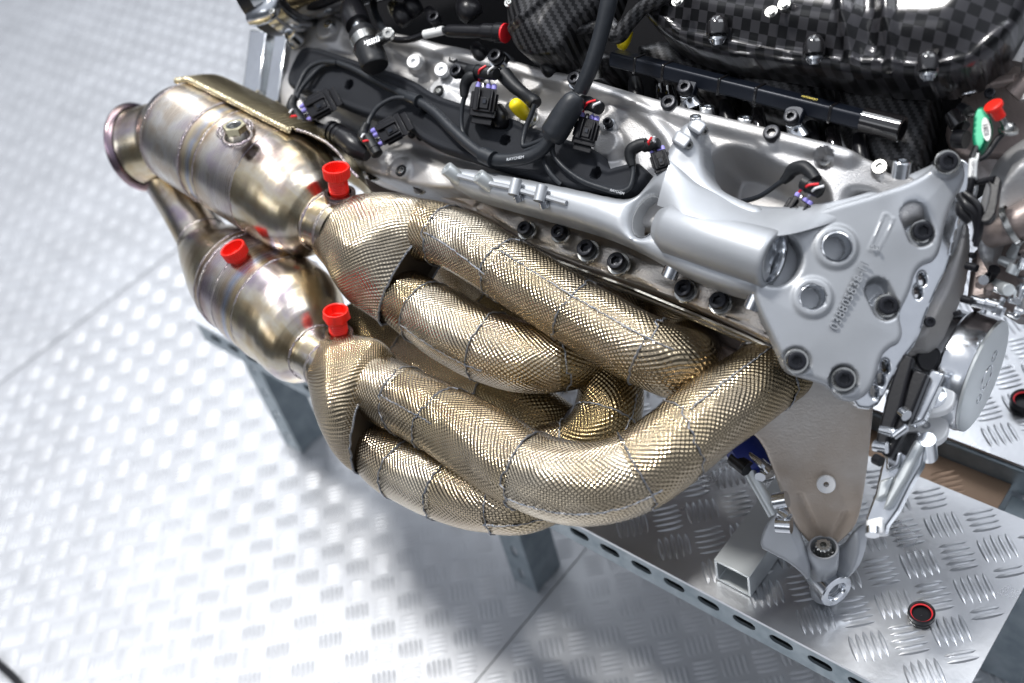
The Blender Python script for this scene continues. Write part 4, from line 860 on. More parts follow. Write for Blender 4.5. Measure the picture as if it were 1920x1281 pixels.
n2 = nrm(XW * .90 - YW * .38 + ZW * .10); o2 = fb + ZW * .022 + n2 * .0155
mb = MB(); lathe(mb, o2, n2, [(-.026, .010), (-.006, .0125), (-.001, .0135), (0, .0128), (.0, .0085), (-.001, .0078), (-.004, .0074), (-.0045, .0050), (-.012, .0048), (-.012, .0001)], 56); ob('side_eye', mb, MACH, mount)
S_, T_, _n = basis(nrm(-YW * .9 + ZW * .3), XW)
FB_ = Frame(fb - YW * .006 + ZW * .012, XW, nrm(-YW * .85 + ZW * .4))
mb = MB(); prism(mb, FB_, smooth_closed([(1500, 1022), (1520, 1040), (1572, 1036), (1606, 985), (1612, 1030), (1600, 1070), (1585, 1090), (1560, 1108), (1526, 1106), (1512, 1084)], 1), -.004, .016); bevel(ob('foot_block', mb, CASTF, mount), .003, 3)
# curved skirt sheet on the left of the foot
FS_ = Frame(PD(1470, 1010, .812), XW, nrm(CAM - PD(1470, 1010, .812)))
sk = smooth_closed(FS_.poly([(1424, 1026), (1430, 996), (1444, 972), (1462, 954), (1482, 948), (1502, 1000), (1520, 1050), (1518, 1092), (1500, 1072), (1478, 1054), (1448, 1038)], 0), 1)
ax_ = FS_.poly([(1462, 950), (1500, 1040)], 0)
mb = MB(); relief(mb, FS_, sk, lambda S, T, d: .010 - .30 * np.maximum(0, seg_d(S, T, ax_))**1.05, .0014, .0012, .006); ob('foot_skirt', mb, CASTF, mount, 60)
mb = MB(); tube(mb, np.array([PD(1398, 870, .80), PD(1452, 965, .79)]), .0048, 14); ob('strut_rod', mb, MATTE, mount)
for a, b, r in (((1452, 940), (1476, 936), .0058), ((1456, 984), (1484, 986), .0058), ((1464, 960), (1478, 972), .004)):
    mb = MB(); tube(mb, np.array([PD(*a, .775), PD(*b, .77)]), r, 16); ob('side_stub', mb, MACH, mount)
# shiny bits and the blue disc under the lower pipe
mb = MB(); lathe(mb, PD(1412, 835, .80), nrm(RW @ np.array([.2, -.5, -.8])), [(-.01, .018), (0, .018), (.001, .016), (.001, .0001)], 40); ob('blue_disc', mb, BLUE, mount)
for a, b, r in (((1375, 858), (1402, 880), .006), ((1392, 845), (1430, 872), .003), ((1420, 862), (1445, 890), .005), ((1430, 875), (1425, 895), .004)):
    mb = MB(); tube(mb, np.array([PD(*a, .80), PD(*b, .79)]), r, 14); ob('linkage', mb, MACH if r < .006 else BLK, mount)
# ---- ignition connectors and wiring harness
HAR = None
def hp(pts, n=10):
    P = np.array([np.append(EP(p[0], p[1], p[2]), (p[3] if len(p) > 3 else 4)) for p in pts]); Q = catmull(P, n)
    return Q[:, :3], np.array([q[3] * Edepth(pts[0][0], pts[0][1]) / FPX for q in Q])
def cable(pts, parent, mt=None, name='cable', seg=12):
    P, R = hp(pts); mb = MB(); tube(mb, P, R, seg); return ob(name, mb, mt or SLEEVE, parent, 50)
P, R = hp([(1152, -60, .06, 15), (1142, 0, .055, 15), (1128, 60, .048, 14), (1108, 125, .040, 14), (1088, 172, .033, 13)])
mb = MB(); tube(mb, P, R, 20); HAR = ob('wiring_harness', mb, SLEEVE, ENG)
def conn(cx, cy, ang, h, s=1.0, wire=True, boot=None):
    """plug: seal row centred on (cx,cy) px, x along the row, y towards the body"""
    ca, sa = math.cos(math.radians(ang)), math.sin(math.radians(ang))
    L = lambda x, y, z: EP(cx + (x * ca - y * sa) * s, cy + (x * sa + y * ca) * s, h + z * s)
    mb = MB(); box8(mb, L, -21, 21, 5, 50, -.007, .006); body = bevel(ob('plug', mb, BLK, ENG), .0008)
    for x0, x1, y0, y1, z0, z1 in ((-26, -19, 14, 46, -.005, .003), (19, 26, 14, 46, -.005, .003), (-14, -10, 7, 47, .005, .0085), (10, 14, 7, 47, .005, .0085), (-24, 24, 46, 60, -.008, .004), (-19, 19, 60, 74, -.008, .001)):
        mb = MB(); box8(mb, L, x0, x1, y0, y1, z0, z1); bevel(ob('plug_rib', mb, BLK, body), .0007)
    mb = MB(); box8(mb, L, -8, 8, 22, 44, .005, .0075); bevel(ob('latch', mb, BLK, body), .0006)
    mb = MB(); box8(mb, L, -3, 3, 26, 34, .0074, .0085); ob('latch_tab', mb, RAIL, body)
    for i, x in enumerate((-15, -5, 5, 15)):
        if i == 1: mt = STEEL
        else: mt = SEAL
        mb = MB(); tube(mb, np.array([L(x, 7, 0), L(x, 0, 0), L(x, -3, 0)]), np.array([.0020, .0022, .0017]) * s, 12); ob('seal', mb, mt, body)
    if boot:
        (x0, y0, z0), (x1, y1, z1) = boot
        mb = MB(); Pb = np.array([L(x0 + (x1 - x0) * t, y0 + (y1 - y0) * t, z0 + (z1 - z0) * t) for t in (0, .04, .3, .31, .36, .37, .95, 1)]); tube(mb, Pb, np.array([.8, 1, 1, 1.12, 1.12, 1, 1, .8]) * .0052 * s, 24); ob('boot', mb, RUB, body, 50)
        c0 = Pb[-2] ; ax = nrm(Pb[-1] - Pb[0])
        for x, mt, nm, kk in ((-15, WRED, 'red_wire', .40), (5, WWHT, 'white_wire', .10)):
            a = L(x, -2, 0); q = Pb[0] * kk + Pb[-1] * (1 - kk); up = EF.N
            W_ = catmull([a, a + (L(x, -8, .001) - L(x, -2, 0)), q + up * .0062 + (a - q) * .25, q + up * .0062, q + up * .003 - nrm(a - q) * .0052], 7)
            mb = MB(); tube(mb, W_, .00085, 8); ob(nm, mb, mt, body)
    return body, L
conn(572, 212, -118, .026, .95, boot=((-30, -14, .004), (12, -16, .008)))
conn(706, 258, -118, .026, .95, boot=((-32, -14, .004), (12, -16, .008)))
conn(912, 160, 8, .026, 1.0, boot=((-38, -22, .002), (16, -24, .006)))
conn(1106, 218, 14, .022, .92, boot=((-24, -26, .002), (18, -20, .006)))
conn(1232, 280, -18, .018, .72, boot=((-34, -16, .003), (10, -14, .006)))
conn(1508, 372, 34, .000, .92, boot=((-22, -26, .006), (22, -30, .006)))
# sleeve and split
cable([(1082, 180, .036, 15), (1076, 190, .036, 21), (1062, 212, .034, 24), (1040, 248, .030, 25), (1032, 260, .029, 20)], HAR, None, 'shrink_sleeve', 24)
cable([(1036, 255, .028, 13), (1012, 284, .026, 12), (978, 298, .025, 12), (925, 299, .024, 12), (890, 280, .023, 11), (850, 245, .022, 11), (812, 208, .020, 10), (770, 183, .019, 9), (715, 158, .018, 7), (665, 130, .018, 7), (632, 117, .018, 7)], HAR, None, 'main_branch', 18)
cable([(925, 299, .026, 15), (905, 290, .026, 15)], HAR, None, 'shrink_joint', 18)
cable([(785, 190, .021, 12), (765, 182, .021, 10)], HAR, None, 'shrink_joint', 18)
cable([(632, 118, .019, 6), (600, 117, .020, 4.5), (575, 132, .022, 4.5), (558, 165, .024, 4.5), (553, 185, .024, 5)], HAR)
cable([(632, 119, .017, 6), (605, 124, .018, 4.5), (582, 145, .020, 4.5), (562, 170, .022, 4.5), (556, 186, .024, 5)], HAR)
cable([(553, 180, .025, 7), (548, 193, .025, 9), (548, 205, .025, 11), (556, 215, .026, 10), (566, 222, .027, 9)], HAR, RUB, 'elbow_boot', 16)
cable([(772, 186, .020, 5), (740, 184, .022, 4.5), (710, 200, .024, 4.5), (694, 222, .025, 4.5), (689, 236, .026, 5)], HAR)
cable([(688, 232, .027, 7), (682, 246, .027, 9), (682, 256, .027, 11), (692, 265, .027, 10), (703, 270, .027, 9)], HAR, RUB, 'elbow_boot', 16)
cable([(905, 293, .020, 6), (880, 275, .019, 6), (866, 240, .020, 4.5), (866, 205, .023, 4.5), (872, 178, .026, 5)], HAR)
cable([(870, 182, .026, 7), (872, 160, .028, 10), (880, 146, .030, 11), (892, 142, .030, 10)], HAR, RUB, 'elbow_boot', 16)
cable([(1034, 258, .026, 6), (1010, 266, .024, 5), (986, 274, .022, 5), (980, 268, .022, 4.5), (986, 240, .022, 5), (996, 215, .024, 5), (1003, 196, .026, 5)], HAR)
cable([(1030, 264, .026, 6), (1005, 276, .024, 5), (985, 284, .022, 5)], HAR)
cable([(1036, 258, .026, 7), (1036, 285, .020, 5), (1055, 312, .018, 4.5), (1090, 338, .018, 5), (1130, 353, .018, 5), (1160, 360, .018, 5), (1180, 352, .018, 4.5), (1187, 325, .018, 4.5), (1186, 305, .019, 5)], HAR)
cable([(1028, 262, .026, 6), (1018, 290, .020, 4.5), (1030, 322, .018, 4.5), (1052, 346, .014, 4.5)], HAR)
cable([(1186, 312, .019, 7), (1182, 296, .020, 10), (1184, 282, .021, 12), (1198, 273, .021, 12), (1212, 270, .021, 11)], HAR, RUB, 'elbow_boot', 16)
cable([(1392, 378, -.026, 5), (1425, 368, -.018, 5), (1455, 348, -.008, 5), (1472, 336, -.002, 6)], HAR)
cable([(1468, 340, -.002, 8), (1478, 330, .0, 11), (1488, 318, .003, 13), (1506, 314, .005, 13), (1520, 324, .006, 12), (1530, 338, .007, 12)], HAR, RUB, 'elbow_boot', 16)
text_mesh('print', 'RAYCHEM', EP(966, 297, .0312), EP(980, 294, .03) - EP(950, 299, .03), EF.N, .0033, .00005, WINK, HAR)
text_mesh('print', 'RAYCHEM', EP(1157, 360, .0206), EP(1170, 363, .02) - EP(1145, 356, .02), EF.N, .0026, .00005, WINK, HAR)
# camshaft and ignition fittings beside plug 3, plug 1
cable([(858, 128, .022, 13), (880, 134, .022, 13), (905, 142, .022, 12)], cover, BLK, 'sensor_head', 18)
bolt(857, 135, 13, .030, VN, cover)
cable([(945, 140, .020, 15), (965, 162, .020, 13), (985, 178, .020, 11), (1000, 190, .022, 13), (1004, 196, .022, 12)], cover, RUB, 'sensor_boot', 20)
cable([(928, 205, .012, 16), (938, 222, .010, 18), (940, 236, .006, 16)], cover, BLK, 'sensor_base', 18)
cable([(585, 232, .020, 9), (605, 244, .022, 11), (625, 248, .022, 15), (650, 262, .022, 19), (668, 276, .020, 20), (690, 290, .016, 14)], cover, BLK, 'sensor_head', 20)
for k, (x, y) in enumerate(((622, 246), (630, 250), (638, 255))):
    P, R = hp([(x - 2, y - 1, .022, 19), (x + 2, y + 1, .022, 19)]); mb = MB(); tube(mb, P, R, 20); ob('sensor_rib', mb, BLK, cover)
# yellow cap on its silver nipple
P, R = hp([(990, 222, .010, 7), (982, 212, .018, 7)]); mb = MB(); tube(mb, P, R, 20); ob('nipple', mb, MACH, cover)
inst('washer', WASH, EP(992, 224, .008), VN, .0055, cover)
def soft_cap(pts, mt, label, cat, **kw):
    P = np.array([np.append(EP(p[0], p[1], p[2]), p[3]) for p in pts]); Q = catmull(P, 8); d = Edepth(*pts[0][:2]); mb = MB(); tube(mb, Q[:, :3], Q[:, 3] * d / FPX, 28)
    return ob('vinyl_cap', mb, mt, None, 50, label=label, category=cat, **kw)
soft_cap([(984, 214, .016, 13), (978, 208, .022, 13.5), (969, 199, .030, 13), (964, 194, .034, 11), (961, 191, .036, 6)], YEL, 'yellow vinyl cap on the silver nipple between the black plugs on the cover', 'plastic cap')
soft_cap([(1178, 58, -.012, 10), (1172, 72, -.012, 12), (1166, 86, -.012, 11), (1163, 92, -.012, 6)], YEL, 'yellow cap half hidden in shadow under the carbon bracket', 'plastic cap')
# ---- fuel rail
RLP = [(1150, 104), (1240, 132), (1330, 158), (1430, 186), (1530, 212), (1640, 240), (1712, 256)]
mb = MB(); A_ = EP(1150, 108, -.004); B_ = EP(1680, 240, -.012); u = nrm(B_ - A_); q = nrm(EF.T * .8 + EF.N * .6); q = nrm(q - (q @ u) * u); p_ = np.cross(u, q)
Lr = lambda x, y, z: A_ + u * x + q * y + p_ * z
LL = np.linalg.norm(B_ - A_); box8(mb, Lr, 0, LL, -.0055, .0055, -.0065, .0065); fuel = bevel(ob('fuel_rail', mb, RAIL, ENG), .0018, 3)
for f in (.10, .21, .42, .55, .80):
    mb = MB(); box8(mb, Lr, LL * f, LL * f + .0022, -.0062, .0062, -.0072, .0072); bevel(ob('rail_band', mb, GLOSS, fuel), .0006)
mb = MB(); lathe(mb, Lr(LL - .004, 0, 0), u, [(-.018, .0002), (-.018, .0085), (.008, .0087), (.0085, .0080), (.0085, .0060), (.004, .0056), (.004, .0001)], 40); ob('rail_end', mb, GLOSS, fuel)
for (x, y) in ((1285, 166), (1484, 221)):
    mb = MB(); prism(mb, EF, smooth_closed([(x - 16, y + 4), (x - 12, y - 24), (x + 26, y - 22), (x + 18, y - 2), (x + 12, y + 14), (x - 8, y + 16)], 2), -.002, .006); bevel(ob('rail_tab', mb, RAIL, fuel), .0008)
    bolt(x, y, 14, .004, VN, fuel)
    P, R = hp([(x + 14, y + 36, -.012, 26), (x + 6, y + 16, -.008, 17), (x + 2, y + 8, -.004, 13)]); mb = MB(); tube(mb, P, R, 20); ob('rail_post', mb, MACH, fuel)
P, R = hp([(1118, 145, -.016, 14), (1116, 122, -.010, 12), (1112, 90, -.008, 14)]); mb = MB(); tube(mb, P, R, 18); ob('rail_post', mb, STEEL, fuel)
P, R = hp([(930, 150, -.022, 22), (948, 105, -.016, 10)]); mb = MB(); tube(mb, P, R, 18); ob('rail_post', mb, STEEL, fuel)
text_mesh('print', 'MOTORSPORT', EP(1518, 184, -.004), EP(1540, 190, 0) - EP(1500, 180, 0), EF.N, .0018, .00005, YEL, fuel)
# injectors, dim shapes below the rail
for k, x in enumerate((1190, 1255, 1360, 1420, 1520, 1560, 1610, 1240)):
    y = 150 + (x - 1190) * .25 + 24; P, R = hp([(x, y - 22, -.030, 13), (x + 3, y, -.026, 15), (x + 8, y + 28, -.026, 14), (x + 10, y + 50, -.03, 12)]); mb = MB(); tube(mb, P, R, 18); ob('injector', mb, GLOSS if k % 2 else BLK, blk, 50)
# ---- carbon intake: trumpets, air box and brackets
for pts in ([(1188, 60), (1365, 78), (1345, 200), (1180, 120)], [(1375, 60), (1535, 90), (1528, 230), (1372, 190)], [(1568, 100), (1742, 112), (1740, 200), (1712, 330), (1560, 300)], [(1040, 70), (1140, 80), (1140, 140), (1040, 110)]):
    mb = MB(); relief(mb, EF, smooth_closed(EF.poly(pts, -.030), 1), lambda S, T, d: -.034 + .004 * sst(0, .03, d), .002, .010, .05); ob('intake_trumpet', mb, CARBT, ENG, 60)
ab = smooth_closed(EF.poly([(1150, -120), (1176, -20), (1210, 35), (1262, 66), (1330, 84), (1400, 92), (1480, 103), (1560, 116), (1650, 126), (1740, 128), (1800, 118), (1850, 88), (1890, 45), (1930, -30), (1960, -140)], .02), 2)
rl = [EF.poly([(1592, 100), (1586, 20), (1580, -100)], .02), EF.poly([(1672, 115), (1668, 20), (1662, -100)], .02)]
lipS = EF.poly([(1176, -20), (1262, 60), (1400, 88), (1560, 112), (1740, 124), (1820, 104), (1890, 40)], .02)
pan = smooth_closed(EF.poly([(1606, -100), (1606, 60), (1612, 92), (1650, 98), (1655, 60), (1655, -100)], .02), 2)
def hab(S, T, d):
    H = .012 + .016 * sst(0, .035, d)
    for r_ in rl: H += .0035 * sst(.005, .0015, seg_d(S, T, r_))
    q, _, _ = sdf_poly(S, T, pan); H -= .004 * sst(0, .006, q); H += .003 * sst(.0055, .003, seg_d(S, T, lipS)); return H
mb = MB(); relief(mb, EF, ab, hab, .0018, .010, .035); airbox = ob('carbon_air_box', mb, CARB, ENG, 60)
for x, y in ((1345, 68), (1526, 104), (1740, 134)):
    P, R = hp([(x, y - 34, .022, 12), (x, y - 22, .022, 19), (x, y - 2, .020, 20), (x, y + 2, .020, 16)]); mb = MB(); tube(mb, P, R, 24); sp = ob('air_box_ferrule', mb, GLOSS, airbox, 50)
    P, R = hp([(x, y + 0, .020, 16), (x, y + 6, .019, 16), (x, y + 9, .019, 11), (x, y + 18, .018, 9)]); mb = MB(); tube(mb, P, R, 24); ob('ferrule_tip', mb, MACH, airbox, 30)
for x, y in ((1270, 2), (1446, 22), (1470, 8), (955, 4)):
    inst('washer', WASH, EP(x, y, .034), VN, px2m(9, .74), airbox); inst('rivet', SCREWTOP, EP(x, y, .036), VN, px2m(13, .74), airbox)
cb = smooth_closed(EF.poly([(930, -90), (1150, -90), (1128, -10), (1098, 20), (1075, 38), (1058, 56), (1050, 84), (1034, 98), (1008, 100), (985, 98), (960, 86), (947, 50), (944, 0)], .034), 2)
mb = MB(); relief(mb, EF, cb, lambda S, T, d: .033 + .010 * sst(0, .02, d) + .004 * sst(.004, .001, seg_d(S, T, EF.poly([(960, 60), (1000, 46), (1040, 10), (1090, -10)], .03))), .0016, .005, .03); cbo = ob('carbon_housing', mb, CARBT, ENG, 60)
P, R = hp([(1050, 48, .024, 10), (1085, 54, .020, 11), (1115, 50, .018, 11), (1140, 62, .018, 13), (1160, 66, .018, 15), (1178, 44, .020, 14), (1205, 16, .022, 13), (1250, -10, .024, 14), (1300, -50, .024, 14)]); mb = MB(); tube(mb, P, R, 16); ob('carbon_arm', mb, CARBT, cbo, 50)
P, R = hp([(1160, 66, .018, 13), (1140, 34, .018, 10), (1125, 24, .018, 8)]); mb = MB(); tube(mb, P, R, 16); ob('carbon_arm', mb, CARBT, cbo, 50)
P, R = hp([(1160, 60, .018, 12), (1164, 76, .018, 9)]); mb = MB(); tube(mb, P, R, 16); ob('carbon_arm', mb, CARBT, cbo, 50)
# black sensor lead with a red ring
P, R = hp([(820, 59, .022, 8), (835, 57, .022, 6), (845, 58, .022, 11), (905, 60, .022, 12), (908, 60, .022, 15), (930, 61, .022, 15), (932, 61, .022, 17), (946, 62, .022, 17)]); mb = MB(); tube(mb, P, R, 24); sl = ob('sensor_lead', mb, BLK, ENG, 40)
cable([(944, 62, .022, 17.5), (949, 62.5, .022, 17.5)], sl, WRED, 'red_ring', 24)
cable([(716, 62, .018, 6), (740, 74, .018, 6), (770, 74, .020, 6), (800, 64, .022, 6)], sl, BLK)
cable([(796, 65, .022, 8), (832, 57, .022, 8)], sl, LABEL, 'white_sleeve')
cable([(700, -20, .004, 7), (702, 20, .006, 7), (716, 50, .010, 7), (722, 64, .014, 7)], sl, SLEEVE)
# ---- big gloss black duct with a machined clamp, top left
o1 = EP(552, -56, .035); dN = nrm(EP(745, -118, .030) - o1)
mb = MB(); lathe(mb, o1, dN, [(0, .040), (.003, .0445), (.012, .046), (.06, .0465), (.14, .047), (.22, .047)], 72); duct = ob('gloss_duct', mb, GLOSS, ENG)
mb = MB(); lathe(mb, o1, dN, [(-.020, .050), (-.019, .0525), (-.008, .0525), (-.007, .0505), (.003, .0505), (.004, .0480), (.004, .045)], 90); ob('clamp_ring', mb, MACH, duct, 30)
mb = MB(); lathe(mb, o1, dN, [(-.035, .046), (-.034, .0510), (-.020, .0515), (-.019, .049)], 80); ob('duct_gasket', mb, BLK, duct, 30)
mb = MB(); lathe(mb, o1, dN, [(-.034, .047), (-.030, .040), (-.01, .0001)], 60); ob('duct_end', mb, GLOSS, duct, 30)
P, R = hp([(474, 34, .052, 15), (490, 28, .054, 17), (506, 18, .055, 17), (516, -6, .055, 15)]); mb = MB(); tube(mb, P, R, 24); ob('clamp_lug', mb, MACH, duct, 40)
inst('clamp_screw', SCREWTOP, EP(510, 22, .0625), VN, px2m(13, .96), duct)
# hose stub with a worm clamp
P, R = hp([(660, 10, .030, 20), (664, 28, .032, 24), (672, 48, .034, 23)]); mb = MB(); tube(mb, P, R, 28); hs = ob('hose_stub', mb, BLK, ENG, 40)
cable([(671, 44, .034, 15), (680, 66, .036, 15)], hs, MACH, 'stub_pipe', 24)
P, R = hp([(678, 62, .036, 24), (682, 70, .036, 25), (692, 92, .038, 25), (702, 118, .040, 25), (704, 124, .040, 22)]); mb = MB(); tube(mb, P, R, 32); ob('rubber_end', mb, RUB, hs, 50)
P, R = hp([(684, 76, .037, 27), (690, 90, .038, 27)]); mb = MB(); tube(mb, P, R, 36); ob('worm_clamp', mb, STEEL, hs, 30)
for k in range(7):
    a = EP(686 + 2 * 0 + k * 4.2, 88 - k * 1.6, .038 + .0125 - abs(k - 2) * .0006); b = EP(684 + k * 4.2, 78 - k * 1.6, .038 + .0125 - abs(k - 2) * .0006)
    mb = MB(); tube(mb, np.array([a, b]), .0007, 6); ob('clamp_thread', mb, MACH, hs)
P, R = hp([(716, 72, .042, 12), (728, 64, .046, 12)]); mb = MB(); tube(mb, P, R, 24); ob('clamp_housing', mb, STEEL, hs, 30)
inst('clamp_screw', SCREWTOP, EP(728, 63, .048), nrm(EF.N + XW * .5), px2m(22, .9), hs)
# small dark fittings behind
for k, (x, y, r, m_) in enumerate(((745, 22, 14, BRASS), (755, 30, 18, BLK), (775, 12, 16, BLK), (812, 32, 12, BLK), (900, 100, 14, BLK), (880, 20, 24, BLK), (1030, 130, 15, BLK))):
    P, R = hp([(x - 8, y - 12, .004, r * .8), (x, y, .006, r), (x + 10, y + 14, .002, r * .8)]); mb = MB(); tube(mb, P, R, 18); ob('dark_fitting', mb, m_, blk, 40)
bolt(815, 34, 12, .012, VN, blk); bolt(922, 105 - 40, 10, .0, VN, blk)
# ---- gearbox end: brown casting, green sensor, clip and machined hardware on the right
mb = MB(); prism(mb, EF, smooth_closed([(1820, 130), (1880, 60), (1990, 0), (2000, 330), (1870, 290), (1800, 300), (1760, 250), (1800, 190)], 1), -.055, .05); bevel(ob('brown_casting', mb, BROWN, blk), .006, 3)
gb = smooth_closed(EF.poly([(1822, 420), (1832, 350), (1850, 300), (1880, 262), (1930, 232), (1990, 220), (1990, 350), (1930, 372), (1890, 392), (1860, 420), (1850, 480), (1825, 470)], -.035), 2)
mb = MB(); relief(mb, EF, gb, lambda S, T, d: -.045 + .018 * sst(0, .03, d), .002, .008, .04); bell = ob('bell_housing', mb, CAST, ENG, 60)
for (a, b, r, m_) in (((1800, 165), (1790, 150), 14, MACH), ((1816, 176), (1812, 150), 20, MACH), ((1905, 120), (1925, 60), 24, CAST), ((1850, 160), (1905, 150), 12, BROWN), ((1900, 180), (1960, 120), 22, BROWN), ((1925, 190), (1930, 110), 14, CAST)):
    P, R = hp([(*a, -.030, r), (*b, -.026, r)]); mb = MB(); tube(mb, P, R, 24); bevel(ob('bell_fitting', mb, m_, bell), .001)
bolt(1820, 150, 10, -.020, VN, bell); bolt(1856, 176, 10, -.020, VN, bell)
gp = smooth_closed(EF.poly([(1826, 212), (1834, 200), (1846, 200), (1850, 214), (1858, 222), (1857, 246), (1846, 268), (1836, 284), (1828, 280), (1822, 262), (1824, 238)], -.012), 1)
mb = MB(); relief(mb, EF, gp, lambda S, T, d: np.full_like(S, -.012), .0012, .0012, .008); gs = ob('green_sensor', mb, GRN, ENG, 40)
mb = MB(); prism(mb, EF, [(1849 + 8 * math.cos(t) + 3 * math.sin(t), 242 + 22 * math.sin(t) * 1 - 2 * math.cos(t)) for t in np.linspace(0, 6.28, 25)[:-1]], -.0112, .001); ob('sensor_label', mb, LABEL, gs)
text_mesh('print', '0281', EP(1849, 243, -.0108), EP(1846, 225, 0) - EP(1852, 262, 0), EF.N, .0042, .00005, INK, gs)
for (x0, y0, x1, y1, r, m_) in ((1800, 205, 1815, 212, 14, BLK), (1788, 215, 1802, 240, 18, GLOSS), (1790, 260, 1812, 262, 18, BLK), (1818, 214, 1832, 216, 7, STEEL)):
    P, R = hp([(x0, y0, -.024, r), (x1, y1, -.022, r)]); mb = MB(); tube(mb, P, R, 24); bevel(ob('sensor_mount', mb, m_, gs), .001)
cable([(1832, 276, -.014, 7), (1824, 298, -.012, 7), (1822, 330, -.010, 7), (1820, 350, -.012, 7), (1814, 372, -.016, 7), (1806, 400, -.02, 8)], gs, BLK)
cable([(1900, 232, -.020, 6), (1870, 262, -.018, 6), (1850, 290, -.016, 6), (1834, 300, -.014, 5)], gs, BLK)
cable([(1825, 300, -.010, 8), (1823, 334, -.009, 8)], gs, LABEL, 'white_label')
text_mesh('print', '20065488', EP(1824.5, 318, -.0060), EP(1825, 300, 0) - EP(1823, 336, 0), EF.N, .0030, .00005, INK, gs)
cable([(1833, 290, -.012, 5), (1830, 304, -.010, 5)], gs, STEEL, 'cable_end')
# black cable clip
P, R = hp([(1822, 345, -.014, 5), (1850, 338, -.012, 6), (1866, 338, -.010, 8)]); mb = MB(); tube(mb, P, R, 14); clip = ob('cable_clip', mb, BLK, ENG)
mb = MB(); prism(mb, EF, smooth_closed([(1848, 338), (1862, 328), (1878, 332), (1874, 350), (1868, 395), (1858, 414), (1840, 418), (1838, 410), (1850, 392), (1858, 350)], 1), -.010, .008); bevel(ob('clip_arm', mb, BLK, clip), .001)
for pts in ([(1800, 366, -.016, 9), (1812, 384, -.014, 10), (1828, 400, -.016, 10), (1834, 430, -.022, 9), (1830, 452, -.03, 8)], [(1808, 362, -.012, 7), (1826, 376, -.012, 7), (1838, 395, -.014, 7), (1838, 430, -.02, 6), (1830, 460, -.03, 6)], [(1800, 380, -.02, 9), (1806, 396, -.02, 14), (1822, 414, -.022, 12)]): cable(pts, clip, BLK)
red = [(1884, 232, -.016), (1866, 205, -.006)]
P, R = hp([(1892, 244, -.020, 12), (1888, 238, -.018, 12), (1884, 232, -.016, 7), (1876, 218, -.012, 7)]); mb = MB(); tube(mb, P, R, 20); ob('nipple', mb, STEEL, bell)
inst('washer', WASH, EP(1891, 243, -.020), nrm(EF.N + EF.T), .0045, bell)
o = EP(1875, 220, -.010); ax = nrm(EP(1861, 196, -.002) - o); t = empty('protective_cap', o, label='small red mushroom shaped cap beside the round green sensor', category='plastic cap', group='red plastic caps')
mb = MB(); lathe(mb, o, ax, [(0, .0036), (.0062, .0038), (.0075, .0050), (.0078, .0055)], 40); ob('cap_stem', mb, RED, t)
mb = MB(); lathe(mb, o, ax, [(.0076, .0050), (.0078, .0057), (.0098, .0057), (.0104, .0050), (.0106, .0001)], 40); ob('cap_head', mb, RED, t)
# pump with its big disc
pc = PD(1839, 705, .745); pN = nrm(XW); 
k_ = .745 / FPX
mb = MB(); lathe(mb, pc, pN, [(-.075, .020), (-.070, .030), (-.050, .031), (-.048, .036), (-.038, .037), (-.036, .0385), (-.020, .0388), (-.018, .0405), (-.003, .041), (0, .0402), (0, .0001)], 90); pump = ob('pump_body', mb, MACH, ENG, 30)
mb = MB(); lathe(mb, pc + pN * .0004, pN, [(0, .0403), (.0018, .0400), (.0022, .039), (.0022, .0001)], 80); ob('pump_face', mb, MATTE, pump, 30)
for du, dv, r_, m_ in ((.004, -.004, .0085, MACH), (.014, .008, .004, MACH), (-.006, -.016, .0035, MACH)):
    c_ = pc + pN * .0025 + du * YW + dv * ZW; mb = MB(); lathe(mb, c_, pN, [(0, r_ * 1.1), (.0006, r_ * 1.08), (.0006, r_), (-.004, r_ * .9), (-.004, .0001)], 32); ob('face_recess', mb, m_, pump)
mb = MB(); prism(mb, FF, smooth_closed([(1722, 660), (1760, 648), (1768, 672), (1748, 700), (1726, 696), (1716, 676)], 1), -.030, .012); bevel(ob('black_connector', mb, BLK, pump), .0015)
for k, (x, y, d_) in enumerate(((1746, 742, .722), (1734, 800, .738))):
    LF = Frame(PD(x, y, d_), XW, nrm(EF.N * .7 + ZW * .8)); pts = smooth_closed(LF.poly([(x - 66, y + 4), (x - 46, y - 26), (x - 4, y - 40), (x + 34, y - 30), (x + 48, y - 2), (x + 36, y + 26), (x, y + 36), (x - 44, y + 32)], 0), 2)
    mb = MB(); prism(mb, LF, pts, 0, .007, px=False); bevel(ob('mounting_lug', mb, WHITEAL, pump), .0012, 3)
    if k == 0:
        mb = MB(); lathe(mb, PD(x, y, d_) - LF.N * .001, LF.N, [(0, .0098), (.002, .0095), (.003, .0080), (.003, .0001)], 40); ob('lug_ring', mb, MACH, pump)
        inst('lug_nut', STUD, PD(x, y, d_) + LF.N * .0035, LF.N, .0045, pump)
    else:
        mb = MB(); lathe(mb, PD(x + 2, y - 2, d_), LF.N, [(0, .0030), (.0006, .0028), (.0006, .0014), (-.001, .0010), (-.001, .0001)], 24); ob('lug_hole', mb, MACH, pump)
P, R = hp([(1738, 824, -.070, 18), (1742, 856, -.090, 18)]); mb = MB(); tube(mb, P, R, 24); bevel(ob('lug_sleeve', mb, MACH, pump), .0015)
